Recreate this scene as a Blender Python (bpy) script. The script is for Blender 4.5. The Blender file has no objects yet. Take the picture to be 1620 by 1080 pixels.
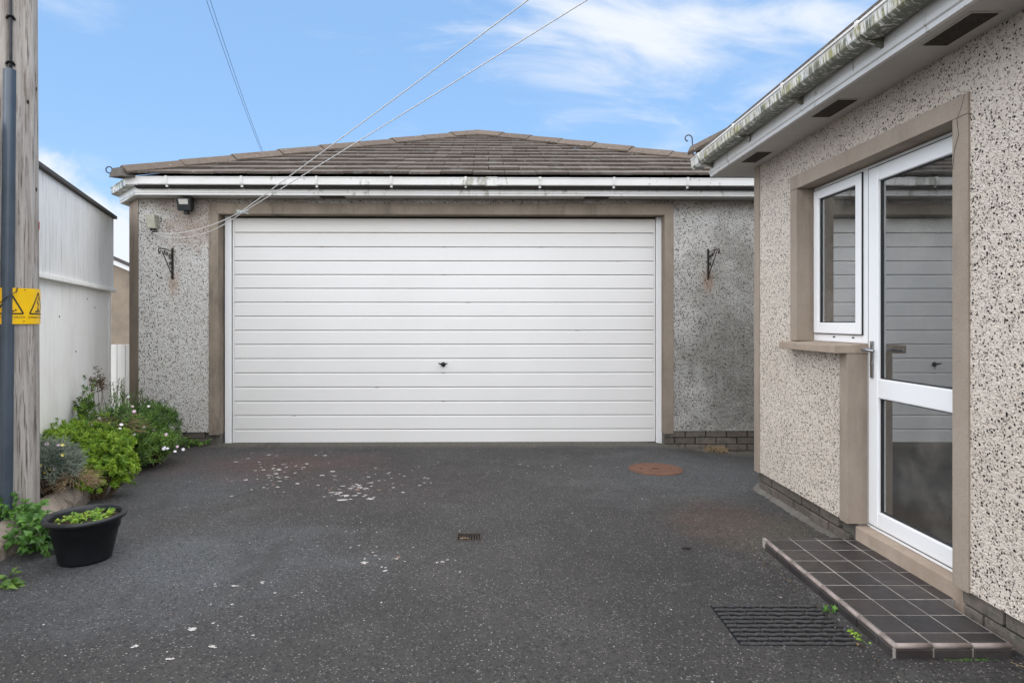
import bpy, bmesh, math, random
from mathutils import Vector, Matrix
random.seed(7)
S = bpy.context.scene
COL = S.collection
PI = math.pi

# ------------------------------------------------------------------ camera
EYE = 1.3
cd = bpy.data.cameras.new('camera'); cam = bpy.data.objects.new('camera', cd); COL.objects.link(cam)
cam.location = (0, 0, EYE); cam.rotation_euler = (PI/2, 0, 0)
cd.sensor_width = 36; cd.lens = 36*1000/1620
cd.shift_x = 26/1620; cd.shift_y = -32/1620
cd.clip_start = .05; cd.clip_end = 2000
S.camera = cam

# ------------------------------------------------------------------ exposure, sun
S.view_settings.view_transform = 'Standard'; S.view_settings.look = 'None'
S.view_settings.gamma = 1; S.view_settings.use_curve_mapping = False
S.view_settings.exposure = 0.92
SUN_DIR = Vector((.10, .48, -.87)).normalized()
sl = bpy.data.lights.new('sun', 'SUN'); so = bpy.data.objects.new('sun', sl); COL.objects.link(so)
sl.energy = 3.7; sl.angle = math.radians(150); sl.color = (1, .93, .835)
so.rotation_euler = SUN_DIR.to_track_quat('-Z', 'Y').to_euler(); so.location = (-10, -10, 20)

# ------------------------------------------------------------------ world
W = bpy.data.worlds.new('World'); S.world = W; W.use_nodes = True
nt = W.node_tree; N = nt.nodes; L = nt.links; N.clear()
def wn(t, **k):
    n = N.new(t)
    for a, b in k.items(): setattr(n, a, b)
    return n
def wmath(op, a, b=None, c=None):
    n = wn('ShaderNodeMath', operation=op)
    for i, v in enumerate((a, b, c)):
        if v is None: continue
        if isinstance(v, (int, float)): n.inputs[i].default_value = v
        else: L.new(v, n.inputs[i])
    return n.outputs[0]
def wvec(op, a, b=None):
    n = wn('ShaderNodeVectorMath', operation=op)
    for i, v in enumerate((a, b)):
        if v is None: continue
        if isinstance(v, (tuple, list, Vector)): n.inputs[i].default_value = tuple(v)
        else: L.new(v, n.inputs[i])
    return n.outputs['Value'] if op == 'DOT_PRODUCT' else n.outputs[0]
sky = wn('ShaderNodeTexSky', sky_type='NISHITA'); sky.sun_disc = False
sky.sun_elevation = math.asin(-SUN_DIR.z); sky.sun_rotation = math.atan2(-SUN_DIR.x, -SUN_DIR.y)
sky.air_density = 1.0; sky.dust_density = .6; sky.ozone_density = 1.0
tc = wn('ShaderNodeTexCoord'); D = tc.outputs['Generated']
def cloud(cx, cy, ax, ang, lx, ly, nscale, amt, off):
    """an elongated cloud bank round one direction of the sky"""
    c = Vector((cx, 1, cy)).normalized()
    r = Vector((0, 0, 1)).cross(c).normalized()*-1; u = r.cross(c).normalized()
    if u.z < 0: u = -u
    a = r*math.cos(ang)+u*math.sin(ang); b = u*math.cos(ang)-r*math.sin(ang)
    da = wmath('DIVIDE', wvec('DOT_PRODUCT', wvec('SUBTRACT', D, c), a), lx)
    db = wmath('DIVIDE', wvec('DOT_PRODUCT', wvec('SUBTRACT', D, c), b), ly)
    front = wvec('DOT_PRODUCT', D, c)
    r2 = wmath('ADD', wmath('MULTIPLY', da, da), wmath('MULTIPLY', db, db))
    base = wmath('SUBTRACT', 1, wmath('SQRT', r2))
    cx_ = wn('ShaderNodeCombineXYZ'); L.new(wmath('MULTIPLY', wmath('MULTIPLY', da, lx), ax), cx_.inputs[0]); L.new(wmath('MULTIPLY', db, ly), cx_.inputs[1]); cx_.inputs[2].default_value = off
    nz = wn('ShaderNodeTexNoise'); nz.inputs['Scale'].default_value = nscale; nz.inputs['Detail'].default_value = 9
    nz.inputs['Roughness'].default_value = .58; nz.inputs['Distortion'].default_value = .5
    L.new(cx_.outputs[0], nz.inputs['Vector'])
    m = wmath('ADD', wmath('MULTIPLY', base, amt), wmath('MULTIPLY', wmath('SUBTRACT', nz.outputs['Fac'], .47), 4.2))
    mr = wn('ShaderNodeMapRange', interpolation_type='SMOOTHSTEP'); mr.inputs['From Min'].default_value = 0.05; mr.inputs['From Max'].default_value = 1.5
    L.new(m, mr.inputs['Value'])
    return wmath('MULTIPLY', mr.outputs[0], wmath('GREATER_THAN', front, .2))
c1 = cloud(.27, .44, .30, -.24, .36, .10, 12, 1.15, 3.1)
c2 = cloud(.10, .56, .42, -.20, .22, .06, 9, 1.2, 8.3)
c3 = cloud(-.63, .10, .9, -.62, .22, .10, 13, 2.6, 5.7)
c4 = cloud(.50, .50, .40, .05, .22, .06, 13, .8, 1.7)
nz = wn('ShaderNodeTexNoise'); nz.inputs['Scale'].default_value = 2.6; nz.inputs['Detail'].default_value = 8; nz.inputs['Roughness'].default_value = .55
mp = wn('ShaderNodeMapping'); mp.inputs['Scale'].default_value = (1, 1, 2.6); mp.inputs['Location'].default_value = (2.3, 1.0, .4); L.new(D, mp.inputs[0]); L.new(mp.outputs[0], nz.inputs['Vector'])
gm = wn('ShaderNodeMapRange', interpolation_type='SMOOTHSTEP'); gm.inputs['From Min'].default_value = .58; gm.inputs['From Max'].default_value = .8
L.new(nz.outputs['Fac'], gm.inputs['Value'])
mask = wmath('MAXIMUM', wmath('MAXIMUM', c1, c3), wmath('MAXIMUM', wmath('MULTIPLY', c2, .35), wmath('MULTIPLY', c4, .6)))
mask = wmath('MAXIMUM', mask, wmath('MULTIPLY', gm.outputs[0], .8))
mask = wmath('MULTIPLY', mask, .9)
# pale air added to the clear sky
pale = wn('ShaderNodeMixRGB', blend_type='MIX'); pale.inputs[0].default_value = .62
L.new(sky.outputs[0], pale.inputs[1]); pale.inputs[2].default_value = (1.95, 3.6, 6.2, 1)
mx = wn('ShaderNodeMixRGB', blend_type='MIX'); L.new(mask, mx.inputs[0]); L.new(pale.outputs[0], mx.inputs[1]); mx.inputs[2].default_value = (5.3, 5.5, 5.8, 1)
bg = wn('ShaderNodeBackground'); L.new(mx.outputs[0], bg.inputs[0]); bg.inputs[1].default_value = .095
wo = wn('ShaderNodeOutputWorld'); L.new(bg.outputs[0], wo.inputs[0])

# ------------------------------------------------------------------ material helpers
class M:
    def __init__(s, name, rough=.8, spec=.3):
        s.m = bpy.data.materials.new(name); s.m.use_nodes = True
        s.nt = s.m.node_tree; s.b = s.nt.nodes['Principled BSDF']
        s.b.inputs['Roughness'].default_value = rough
        s.b.inputs['Specular IOR Level'].default_value = spec
        s.geo = s.nt.nodes.new('ShaderNodeNewGeometry'); s.P = s.geo.outputs['Position']
    def n(s, t, **k):
        x = s.nt.nodes.new(t)
        for a, b in k.items(): setattr(x, a, b)
        return x
    def link(s, a, b): s.nt.links.new(a, b)
    def put(s, sock, v):
        if isinstance(v, (int, float)): sock.default_value = v
        elif isinstance(v, (tuple, list)): sock.default_value = tuple(v) if len(v) == 4 or sock.type == 'VECTOR' else (*v, 1)
        else: s.link(v, sock)
    def math(s, op, a, b=None, c=None, clamp=False):
        x = s.n('ShaderNodeMath', operation=op, use_clamp=clamp)
        for i, v in enumerate((a, b, c)):
            if v is not None: s.put(x.inputs[i], v)
        return x.outputs[0]
    def vm(s, op, a, b=None):
        x = s.n('ShaderNodeVectorMath', operation=op); s.put(x.inputs[0], a)
        if b is not None: s.put(x.inputs[1], b)
        return x.outputs['Value'] if op in ('LENGTH', 'DOT_PRODUCT', 'DISTANCE') else x.outputs[0]
    def map(s, scale=(1, 1, 1), vec=None, loc=(0, 0, 0)):
        x = s.n('ShaderNodeMapping'); x.inputs['Scale'].default_value = scale; x.inputs['Location'].default_value = loc
        s.link(vec or s.P, x.inputs[0]); return x.outputs[0]
    def noise(s, scale, detail=4, rough=.55, vec=None, dist=0):
        x = s.n('ShaderNodeTexNoise'); x.inputs['Scale'].default_value = scale; x.inputs['Detail'].default_value = detail
        x.inputs['Roughness'].default_value = rough; x.inputs['Distortion'].default_value = dist
        s.link(vec or s.P, x.inputs['Vector']); return x.outputs['Fac']
    def voro(s, scale, vec=None, rnd=1, feature='F1'):
        x = s.n('ShaderNodeTexVoronoi', feature=feature); x.inputs['Scale'].default_value = scale; x.inputs['Randomness'].default_value = rnd
        s.link(vec or s.P, x.inputs['Vector']); return x
    def rng(s, v, a, b, c=0., d=1., smooth=True):
        x = s.n('ShaderNodeMapRange', interpolation_type='SMOOTHSTEP' if smooth else 'LINEAR')
        for i, q in enumerate((v, a, b, c, d)): s.put(x.inputs[i], q)
        return x.outputs[0]
    def mix(s, f, a, b, mode='MIX'):
        x = s.n('ShaderNodeMixRGB', blend_type=mode); s.put(x.inputs[0], f); s.put(x.inputs[1], a); s.put(x.inputs[2], b); return x.outputs[0]
    def xyz(s, i, vec=None):
        x = s.n('ShaderNodeSeparateXYZ'); s.link(vec or s.P, x.inputs[0]); return x.outputs[i]
    def blob(s, c, r, noise=None, soft=.6, scale=(1, 1, 1)):
        v = s.vm('MULTIPLY', s.vm('SUBTRACT', s.P, tuple(c)), tuple(scale))
        d = s.vm('LENGTH', v)
        if noise is not None: d = s.math('ADD', d, s.math('MULTIPLY', s.math('SUBTRACT', noise, .5), r*1.6))
        return s.rng(d, r*(1-soft), r*(1+soft*.4), 1, 0)
    def bump(s, h, strength=.5, dist=.01, prev=None):
        x = s.n('ShaderNodeBump'); x.inputs['Strength'].default_value = strength; x.inputs['Distance'].default_value = dist
        s.link(h, x.inputs['Height'])
        if prev is not None: s.link(prev, x.inputs['Normal'])
        s.link(x.outputs[0], s.b.inputs['Normal']); return x.outputs[0]
    def col(s, v): s.put(s.b.inputs['Base Color'], v)
    def done(s): return s.m

def pebbledash(name, base, base2, chip_amt, bumpd, dirt=None, sc=85, s0=.2, s1=.46):
    m = M(name, .9, .2)
    warp = m.n('ShaderNodeTexNoise'); warp.inputs['Scale'].default_value = 40; m.link(m.P, warp.inputs['Vector'])
    vec = m.vm('ADD', m.P, m.vm('MULTIPLY', m.vm('SUBTRACT', warp.outputs['Color'], (.5, .5, .5)), (.012, .012, .012)))
    v = m.voro(sc, vec); r = m.xyz(0, v.outputs['Color']); g = m.xyz(1, v.outputs['Color'])
    size = m.rng(g, 0, 1, s0, s1, False)
    chip = m.math('MULTIPLY', m.rng(r, chip_amt-.01, chip_amt+.01, 1, 0), m.rng(m.math('SUBTRACT', v.outputs['Distance'], size), -.06, .03, 1, 0))
    v2 = m.voro(sc*1.7, vec); r2 = m.xyz(0, v2.outputs['Color'])
    chip2 = m.math('MULTIPLY', m.rng(r2, chip_amt*.35, chip_amt*.35+.02, 1, 0), m.rng(v2.outputs['Distance'], .22, .36, 1, 0))
    chip = m.math('MAXIMUM', chip, m.math('MULTIPLY', chip2, .8))
    c = m.mix(r2, base, base2)
    c = m.mix(m.rng(m.noise(30, 3), .35, .7), c, m.mix(.5, c, base2))
    c = m.mix(m.rng(r2, .8, .95), c, (.36, .30, .25))
    big = m.noise(1.3, 6, .6)
    c = m.mix(m.rng(big, .4, .7, 0, .35), c, m.mix(1, c, (.72, .68, .64), 'MULTIPLY'))
    if dirt: c = dirt(m, c, chip)
    dark = m.mix(m.xyz(2, v.outputs['Color']), (.018, .018, .020), (.065, .055, .05))
    c = m.mix(chip, c, dark)
    m.col(c)
    h = m.math('SUBTRACT', 1, v2.outputs['Distance'])
    h = m.math('ADD', m.math('MULTIPLY', h, .7), m.math('MULTIPLY', m.noise(150, 3, .7), .9))
    h = m.math('ADD', m.math('ADD', h, m.math('MULTIPLY', m.noise(45, 2), 1.1)), m.math('MULTIPLY', chip, .35))
    m.bump(h, 1.0, bumpd*1.2)
    return m.done()

def garage_dirt(m, c, chip):
    z = m.xyz(2); x = m.xyz(0); n = m.noise(2.2, 6, .62)
    # brown grime band under the eaves
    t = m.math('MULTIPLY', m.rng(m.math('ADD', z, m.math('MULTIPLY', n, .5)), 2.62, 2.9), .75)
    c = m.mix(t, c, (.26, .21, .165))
    # grey algae on the right bay
    g = m.math('MULTIPLY', m.blob((2.75, 6.85, .75), 1.25, m.noise(3, 7, .65), .95, (1, .3, .75)), .8)
    c = m.mix(g, c, m.mix(1, c, (.30, .30, .275), 'MULTIPLY'))
    g2 = m.math('MULTIPLY', m.rng(n, .45, .62), m.rng(x, -1, 2, .0, .5))
    c = m.mix(g2, c, m.mix(1, c, (.6, .6, .58), 'MULTIPLY'))
    # rust runs under the two wall brackets and the lamp
    for p, s_ in (((-3.44, 6.75, 1.70), .11), ((2.30, 6.83, 1.73), .10)):
        c = m.mix(m.math('MULTIPLY', m.blob(p, s_, m.noise(25, 4), .8, (1.5, .3, .7)), .45), c, (.42, .22, .11))
    c = m.mix(m.math('MULTIPLY', m.blob((-3.2, 6.75, 2.33), .3, m.noise(9, 5), .9, (.8, .3, 1)), .6), c, (.34, .22, .15))
    return c
def house_top_tone(m, c, chip):
    z = m.xyz(2); n = m.noise(2.5, 6, .6)
    t = m.math('MULTIPLY', m.rng(m.math('ADD', z, m.math('MULTIPLY', n, .3)), 2.2, 2.65), .45)  # wall turns browner towards the top
    return m.mix(t, c, (.36, .29, .23))
MAT = {}
MAT['pebble_garage'] = pebbledash('garage_pebbledash', (.80, .785, .75), (.66, .645, .615), .37, .010, garage_dirt, 72, .28, .5)
MAT['pebble_house'] = pebbledash('house_pebbledash', (.88, .79, .69), (.80, .705, .605), .22, .010, house_top_tone, 80, .2, .46)

def concrete(name, a, b, stain=(.12, .10, .08), amt=.4, bumpd=.003, rough=.85):
    m = M(name, rough, .25)
    n = m.noise(3.2, 8, .65); f = m.noise(140, 3, .7)
    c = m.mix(m.rng(n, .3, .7), a, b)
    c = m.mix(m.rng(f, .35, .75, 0, .35), c, m.mix(1, c, (.6, .58, .55), 'MULTIPLY'))
    st = m.noise(1.0, 8, .7, m.map((3, 3, .9)))
    c = m.mix(m.math('MULTIPLY', m.rng(st, .5, .72), amt), c, stain)
    m.col(c); m.bump(m.math('ADD', f, m.math('MULTIPLY', m.noise(35, 4), .8)), .6, bumpd)
    return m.done()
MAT['surround_garage'] = concrete('garage_render_band', (.29, .24, .19), (.22, .18, .14), (.10, .085, .065), .75)
MAT['surround_house'] = concrete('house_render_band', (.35, .29, .235), (.30, .245, .195), (.17, .14, .11), .55)
MAT['sill'] = concrete('sill_concrete', (.42, .34, .27), (.33, .26, .20), (.16, .11, .08), .5)
MAT['kerb'] = concrete('kerb_stone', (.33, .28, .23), (.20, .165, .13), (.08, .085, .06), .6, .012)
MAT['mortar'] = concrete('mortar', (.17, .16, .14), (.11, .10, .09), (.07, .07, .06), .5, .006)

def brickmat():
    m = M('plinth_brick', .9, .2); oi = m.n('ShaderNodeObjectInfo')
    c = m.mix(oi.outputs['Random'], (.10, .082, .07), (.17, .145, .125))
    c = m.mix(m.rng(m.noise(12, 6, .65), .45, .7), c, (.075, .075, .06))
    c = m.mix(m.rng(m.noise(60, 3), .55, .75, 0, .5), c, (.26, .235, .2))
    m.col(c); m.bump(m.noise(90, 4, .7), .7, .005); return m.done()
MAT['brick'] = brickmat()

def upvc(name, a=(.80, .80, .79), algae=0., grime=.25, axis=None, rough=.32):
    m = M(name, rough, .45)
    n = m.noise(2.3, 6, .6); c = m.mix(m.rng(n, .4, .75, 0, grime), a, (a[0]*.8, a[1]*.78, a[2]*.74))
    f = m.noise(9, 7, .68, m.map((1, 1, 3.5)))
    c = m.mix(m.rng(f, .58, .75, 0, grime), c, (.42, .38, .31))
    if algae > 0:
        s = m.noise(7, 8, .72, m.map((2.2, 2.2, 1.2))); s2 = m.noise(2.0, 3, .5)
        k = m.rng(m.math('ADD', s, m.math('MULTIPLY', m.math('SUBTRACT', s2, .5), .5)), .60-algae*.16, .66-algae*.12)
        ac = m.mix(m.noise(25, 4), (.20, .19, .045), (.075, .085, .03))
        ac = m.mix(m.rng(m.noise(14, 3), .5, .65), ac, (.05, .042, .033))
        c = m.mix(m.math('MULTIPLY', k, min(1, .5+algae*.5)), c, ac)
    m.col(c); m.bump(m.noise(4, 3), .08, .004); return m.done()
MAT['upvc'] = upvc('white_upvc', (.80, .80, .80), 0, .10)
MAT['fascia_garage'] = upvc('garage_fascia_upvc', (.68, .67, .645), .1, .5)
MAT['fascia_house'] = upvc('house_fascia_upvc', (.62, .605, .585), .05, .45)
MAT['soffit'] = upvc('soffit_board', (.48, .455, .425), 0, .55, rough=.55)
MAT['gutter_garage'] = upvc('garage_gutter_pvc', (.68, .67, .645), .01, .4, rough=.5)
MAT['gutter_dirty'] = upvc('mossy_gutter_pvc', (.66, .66, .62), .95, .5)

def gutter_house_mat():
    m = M('algae_gutter_pvc', .45, .4)
    z = m.xyz(2); y = m.xyz(1)
    s = m.noise(6, 8, .75, m.map((1, 4.5, .7))); s2 = m.noise(22, 5, .7, m.map((1, 2.4, .35)))
    k = m.rng(m.math('ADD', m.math('MULTIPLY', s, .6), m.math('MULTIPLY', s2, .4)), .46, .53)
    k = m.math('MULTIPLY', k, m.rng(z, 2.648, 2.62, .0, 1))
    low = m.math('MULTIPLY', m.rng(z, 2.605, 2.58), m.rng(s2, .36, .5))
    k = m.math('MAXIMUM', k, low)
    ac = m.mix(m.rng(m.noise(11, 4), .4, .62), (.30, .275, .07), (.07, .072, .03))
    ac = m.mix(m.rng(z, 2.61, 2.575), ac, (.055, .06, .025))
    c = m.mix(m.rng(m.noise(3, 5), .4, .7, 0, .5), (.76, .74, .70), (.52, .48, .42))
    m.col(m.mix(m.math('MULTIPLY', k, .9), c, ac)); m.bump(m.math('ADD', k, m.noise(60, 3)), .4, .003); return m.done()
MAT['gutter_house'] = gutter_house_mat()

def doorpanel():
    m = M('garage_door_paint', .38, .4)
    n = m.noise(1.2, 6, .6); z = m.xyz(2)
    c = m.mix(m.rng(n, .4, .7, 0, .3), (.72, .71, .69), (.65, .64, .615))
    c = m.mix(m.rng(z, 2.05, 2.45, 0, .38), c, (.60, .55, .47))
    d = m.noise(16, 6, .7, m.map((.35, 1, 2)))
    c = m.mix(m.rng(d, .62, .8, 0, .35), c, (.52, .45, .36))
    m.col(c); m.bump(m.noise(2.5, 3, .5, m.map((.4, 1, 3))), .15, .006); return m.done()
MAT['door_panel'] = doorpanel()
def plain(name, c, rough=.6, spec=.4, metal=0, var=.25, scale=30, bump=.002):
    m = M(name, rough, spec); m.b.inputs['Metallic'].default_value = metal
    n = m.noise(scale, 5, .6); m.col(m.mix(m.rng(n, .35, .7), c, tuple(v*(1-var) for v in c)))
    m.bump(m.noise(scale*3, 3), .3, bump); return m.done()
MAT['door_edge'] = plain('door_groove', (.40, .34, .28), .6)
MAT['dark_gap'] = plain('dark_recess', (.012, .012, .013), .9, .1)
MAT['black_iron'] = plain('rusty_black_iron', (.035, .026, .021), .65, .35, .2, .5, 60)
MAT['black_plastic'] = plain('black_plastic', (.010, .011, .013), .42, .4, 0, .3, 12)
MAT['grey_conduit'] = plain('slate_grey_conduit', (.06, .08, .105), .34, .5, 0, .25, 4)
MAT['black_rubber'] = plain('black_rubber', (.042, .042, .044), .3, .45, 0, .35, 25, .003)
MAT['cable'] = plain('black_cable', (.02, .02, .022), .5)
MAT['rope'] = plain('white_rope', (.62, .61, .60), .7, .3, 0, .2, 200)
MAT['wire'] = plain('phone_wire', (.06, .07, .09), .6)
MAT['peg'] = plain('pale_peg', (.42, .50, .50), .5)
MAT['chrome'] = plain('brushed_chrome', (.42, .42, .43), .28, .5, 1, .2, 40)
MAT['gasket_and_gap_shade'] = plain('black_gasket_and_gap_shade', (.02, .02, .022), .6)  # serves the pane seals and the painted shadow gaps
MAT['vent'] = plain('brown_vent_mesh', (.055, .045, .037), .8, .2, 0, .5, 90)
MAT['lamp_glass'] = plain('lamp_lens', (.50, .48, .44), .25, .5, 0, .15, 20)
MAT['beige_box'] = plain('beige_box_plastic', (.40, .39, .31), .55, .4, 0, .25, 30)
MAT['soil'] = plain('soil', (.05, .036, .025), .95, .1, 0, .5, 60, .02)
MAT['stem'] = plain('plant_stem', (.10, .07, .04), .8, .2)
MAT['dry'] = plain('dry_straw', (.36, .26, .15), .85, .2, 0, .5, 60)
MAT['white_petal'] = plain('white_petal', (.80, .76, .78), .6, .2)
MAT['pink_petal'] = plain('pink_petal', (.70, .50, .60), .6, .2)
MAT['yellow_petal'] = plain('yellow_petal', (.74, .66, .20), .6, .2)
MAT['red_tape'] = plain('red_tape', (.55, .03, .05), .5)
MAT['sign_yellow'] = plain('sign_yellow', (.84, .50, .0), .4, .4, 0, .06, 10)
MAT['sign_black'] = plain('sign_black', (.02, .018, .015), .5)
MAT['room'] = plain('room_plaster', (.62, .56, .50), .9, .1, 0, .15, 3)
MAT['room_floor'] = plain('room_floor', (.50, .41, .33), .7, .2, 0, .3, 3)
MAT['curtain'] = plain('grey_curtain', (.66, .63, .58), .9, .1, 0, .2, 8)
MAT['leafdebris'] = plain('leaf_litter', (.16, .11, .06), .9, .1, 0, .6, 80)

def rust_cover():
    m = M('rusty_iron_cover', .85, .25)
    c = m.mix(m.rng(m.noise(22, 6, .7), .35, .7), (.16, .078, .05), (.09, .05, .036))
    m.col(c); v = m.voro(60); m.bump(v.outputs['Distance'], .6, .004); return m.done()
MAT['rust'] = rust_cover()

def rooftile():
    m = M('concrete_roof_tile', .9, .2); oi = m.n('ShaderNodeObjectInfo')
    c = m.mix(oi.outputs['Random'], (.082, .066, .055), (.135, .111, .094))
    c = m.mix(m.rng(m.noise(5, 7, .7), .5, .7), c, (.155, .145, .13))
    c = m.mix(m.rng(m.noise(26, 5, .7), .60, .70), c, (.33, .32, .28))
    c = m.mix(m.rng(m.noise(9, 6, .7), .58, .72, 0, .8), c, (.06, .058, .04))
    m.col(c); m.bump(m.noise(70, 4, .7), .8, .006); return m.done()
MAT['roof_tile'] = rooftile()
def hiptile():
    m = M('brown_hip_tile', .92, .2); oi = m.n('ShaderNodeObjectInfo')
    c = m.mix(oi.outputs['Random'], (.105, .083, .067), (.14, .112, .09))
    c = m.mix(m.rng(m.noise(16, 7, .75), .48, .68), c, (.10, .075, .06))
    c = m.mix(m.rng(m.noise(40, 4, .7), .62, .7), c, (.42, .38, .32))
    m.col(c); m.bump(m.noise(60, 5, .7), .9, .008); return m.done()
MAT['hip_tile'] = hiptile()
MAT['roof_dark'] = plain('roof_underlay', (.03, .027, .025), .95, .1)

def asphalt():
    m = M('asphalt', .82, .35)
    big = m.noise(.55, 6, .6); mid = m.noise(2.1, 7, .62)
    c = m.mix(m.rng(big, .38, .62), (.034, .031, .0295), (.050, .046, .043))
    c = m.mix(m.rng(mid, .48, .66, 0, .6), c, (.068, .064, .061))
    def add(c, p, r, colr, a, sc=(1, 1, 1), so=.9):
        return m.mix(m.math('MULTIPLY', m.blob(p, r, mid, so, sc), a), c, colr)
    c = add(c, (-1.75, 3.35, 0), .95, (.088, .094, .10), .7, (.9, 1.2, 0))
    c = add(c, (-2.4, 5.2, 0), .8, (.072, .077, .081), .7, (1.3, .6, 0))
    c = add(c, (1.8, 5.4, 0), 1.2, (.075, .078, .079), .8, (1, .9, 0))
    c = add(c, (-2.0, 5.75, 0), .75, (.075, .042, .038), .75, (.7, 1.2, 0))
    c = add(c, (-.9, 5.0, 0), .6, (.045, .034, .034), .6, (.7, 1, 0))
    c = add(c, (1.5, 4.1, 0), .42, (.072, .044, .03), .8, (1, .8, 0))
    c = add(c, (1.75, 3.75, 0), .4, (.085, .08, .06), .6, (1, .8, 0))
    # pale worn strip below the garage door
    y = m.xyz(1); st = m.math('MULTIPLY', m.rng(m.math('ADD', y, m.math('MULTIPLY', mid, .25)), 6.65, 6.95), .6)
    c = m.mix(st, c, (.15, .135, .105))
    # aggregate
    v = m.voro(115); r = m.xyz(0, v.outputs['Color'])
    st1 = m.math('MULTIPLY', m.rng(r, .75, .97), m.rng(v.outputs['Distance'], .5, .3, 0, 1))
    c = m.mix(m.math('MULTIPLY', st1, .8), c, (.24, .23, .215))
    c = m.mix(m.math('MULTIPLY', m.rng(m.xyz(1, v.outputs['Color']), .72, .8), .65), c, (.014, .014, .015))
    v3 = m.voro(38); r3 = m.xyz(0, v3.outputs['Color'])
    c = m.mix(m.math('MULTIPLY', m.rng(r3, .94, .96), m.rng(v3.outputs['Distance'], .17, .10, 0, 1)), c, (.34, .33, .31))
    v4 = m.voro(14); r4 = m.xyz(1, v4.outputs['Color'])
    c = m.mix(m.math('MULTIPLY', m.rng(r4, .93, .95), m.rng(v4.outputs['Distance'], .10, .05, 0, 1)), c, (.5, .49, .47))
    fade = m.noise(34, 4, .7)
    c = m.mix(m.rng(fade, .6, .75, 0, .35), c, (.12, .118, .115))
    # old damp tracks, fine dirt and moss freckles
    tr = m.noise(1.1, 8, .7, m.map((1.6, .45, 1)))
    c = m.mix(m.rng(tr, .56, .66, 0, .45), c, (.028, .026, .025))
    c = m.mix(m.rng(m.noise(6, 8, .75), .60, .70, 0, .5), c, (.10, .094, .086))
    c = m.mix(m.rng(m.noise(18, 6, .75), .64, .72, 0, .5), c, (.035, .04, .024))
    m.col(c)
    m.bump(m.math('ADD', m.noise(220, 3, .8), m.math('MULTIPLY', v.outputs['Distance'], 1.2)), .8, .004)
    m.put(m.b.inputs['Roughness'], m.rng(mid, .3, .7, .72, .92))
    return m.done()
MAT['asphalt'] = asphalt()
MAT['lichen'] = plain('pale_lichen', (.52, .49, .465), .95, .1, 0, .6, 120)
MAT['lichen_pink'] = plain('pinkish_lichen', (.28, .19, .15), .95, .1, 0, .3, 90)

def timber():
    m = M('weathered_pole_timber', .9, .15)
    vec = m.map((9, 9, .55)); n = m.noise(2.2, 9, .68, vec, .6)
    c = m.mix(m.rng(n, .3, .72), (.23, .205, .185), (.50, .47, .435))
    f = m.noise(9, 6, .7, m.map((9, 9, .35)))
    c = m.mix(m.rng(f, .54, .62, 0, .85), c, (.085, .068, .055))
    c = m.mix(m.rng(m.noise(2.5, 4), .45, .7, 0, .4), c, (.36, .31, .26))
    k = m.voro(16, m.map((1, 1, .55))); kr = m.xyz(0, k.outputs['Color'])
    c = m.mix(m.math('MULTIPLY', m.rng(kr, .85, .88), m.rng(k.outputs['Distance'], .16, .09, 0, 1)), c, (.03, .025, .02))
    m.col(c); m.bump(m.math('ADD', n, m.math('MULTIPLY', f, -.9)), .9, .012); return m.done()
MAT['timber'] = timber()

def whiteboard(name, a, streak, amt):
    m = M(name, .7, .3)
    s = m.noise(5, 9, .72, m.map((6, 6, .45))); z = m.xyz(2)
    c = m.mix(m.rng(s, .5, .68, 0, amt), a, streak)
    s2 = m.noise(3, 8, .75, m.map((14, 14, .3)))
    c = m.mix(m.rng(s2, .55, .68, 0, amt), c, tuple(v*.55 for v in streak))
    c = m.mix(m.rng(m.noise(1.5, 6), .45, .75, 0, .3), c, (.55, .52, .45))
    m.col(c); m.bump(m.noise(40, 4, m.map((3, 3, .4)) and .6), .3, .004); return m.done()
MAT['upper_board'] = whiteboard('streaked_white_board', (.74, .74, .725), (.46, .455, .43), .75)
MAT['lower_white'] = whiteboard('smooth_white_wall', (.86, .845, .81), (.62, .57, .49), .35)
MAT['capping'] = plain('dark_capping', (.085, .078, .072), .8)
MAT['beige_wall'] = concrete('beige_render', (.30, .245, .19), (.22, .18, .14), (.10, .09, .07), .7)

def tilemat():
    m = M('brown_quarry_tile', .32, .5); oi = m.n('ShaderNodeObjectInfo')
    c = m.mix(oi.outputs['Random'], (.020, .018, .0185), (.040, .032, .031))
    n = m.noise(7, 6, .65)
    c = m.mix(m.rng(n, .45, .7, 0, .6), c, (.060, .052, .050))
    c = m.mix(m.rng(m.noise(60, 4, .7), .62, .75, 0, .35), c, (.2, .18, .16))
    m.put(m.b.inputs['Roughness'], m.rng(n, .35, .65, .35, .6))
    m.col(c); m.bump(m.noise(5, 3), .2, .006); return m.done()
MAT['step_tile'] = tilemat()
MAT['bullnose'] = plain('pale_bullnose_glaze', (.30, .245, .22), .4, .4, 0, .35, 14)
MAT['grout'] = plain('pale_grout', (.34, .31, .28), .9, .1, 0, .35, 20)

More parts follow.
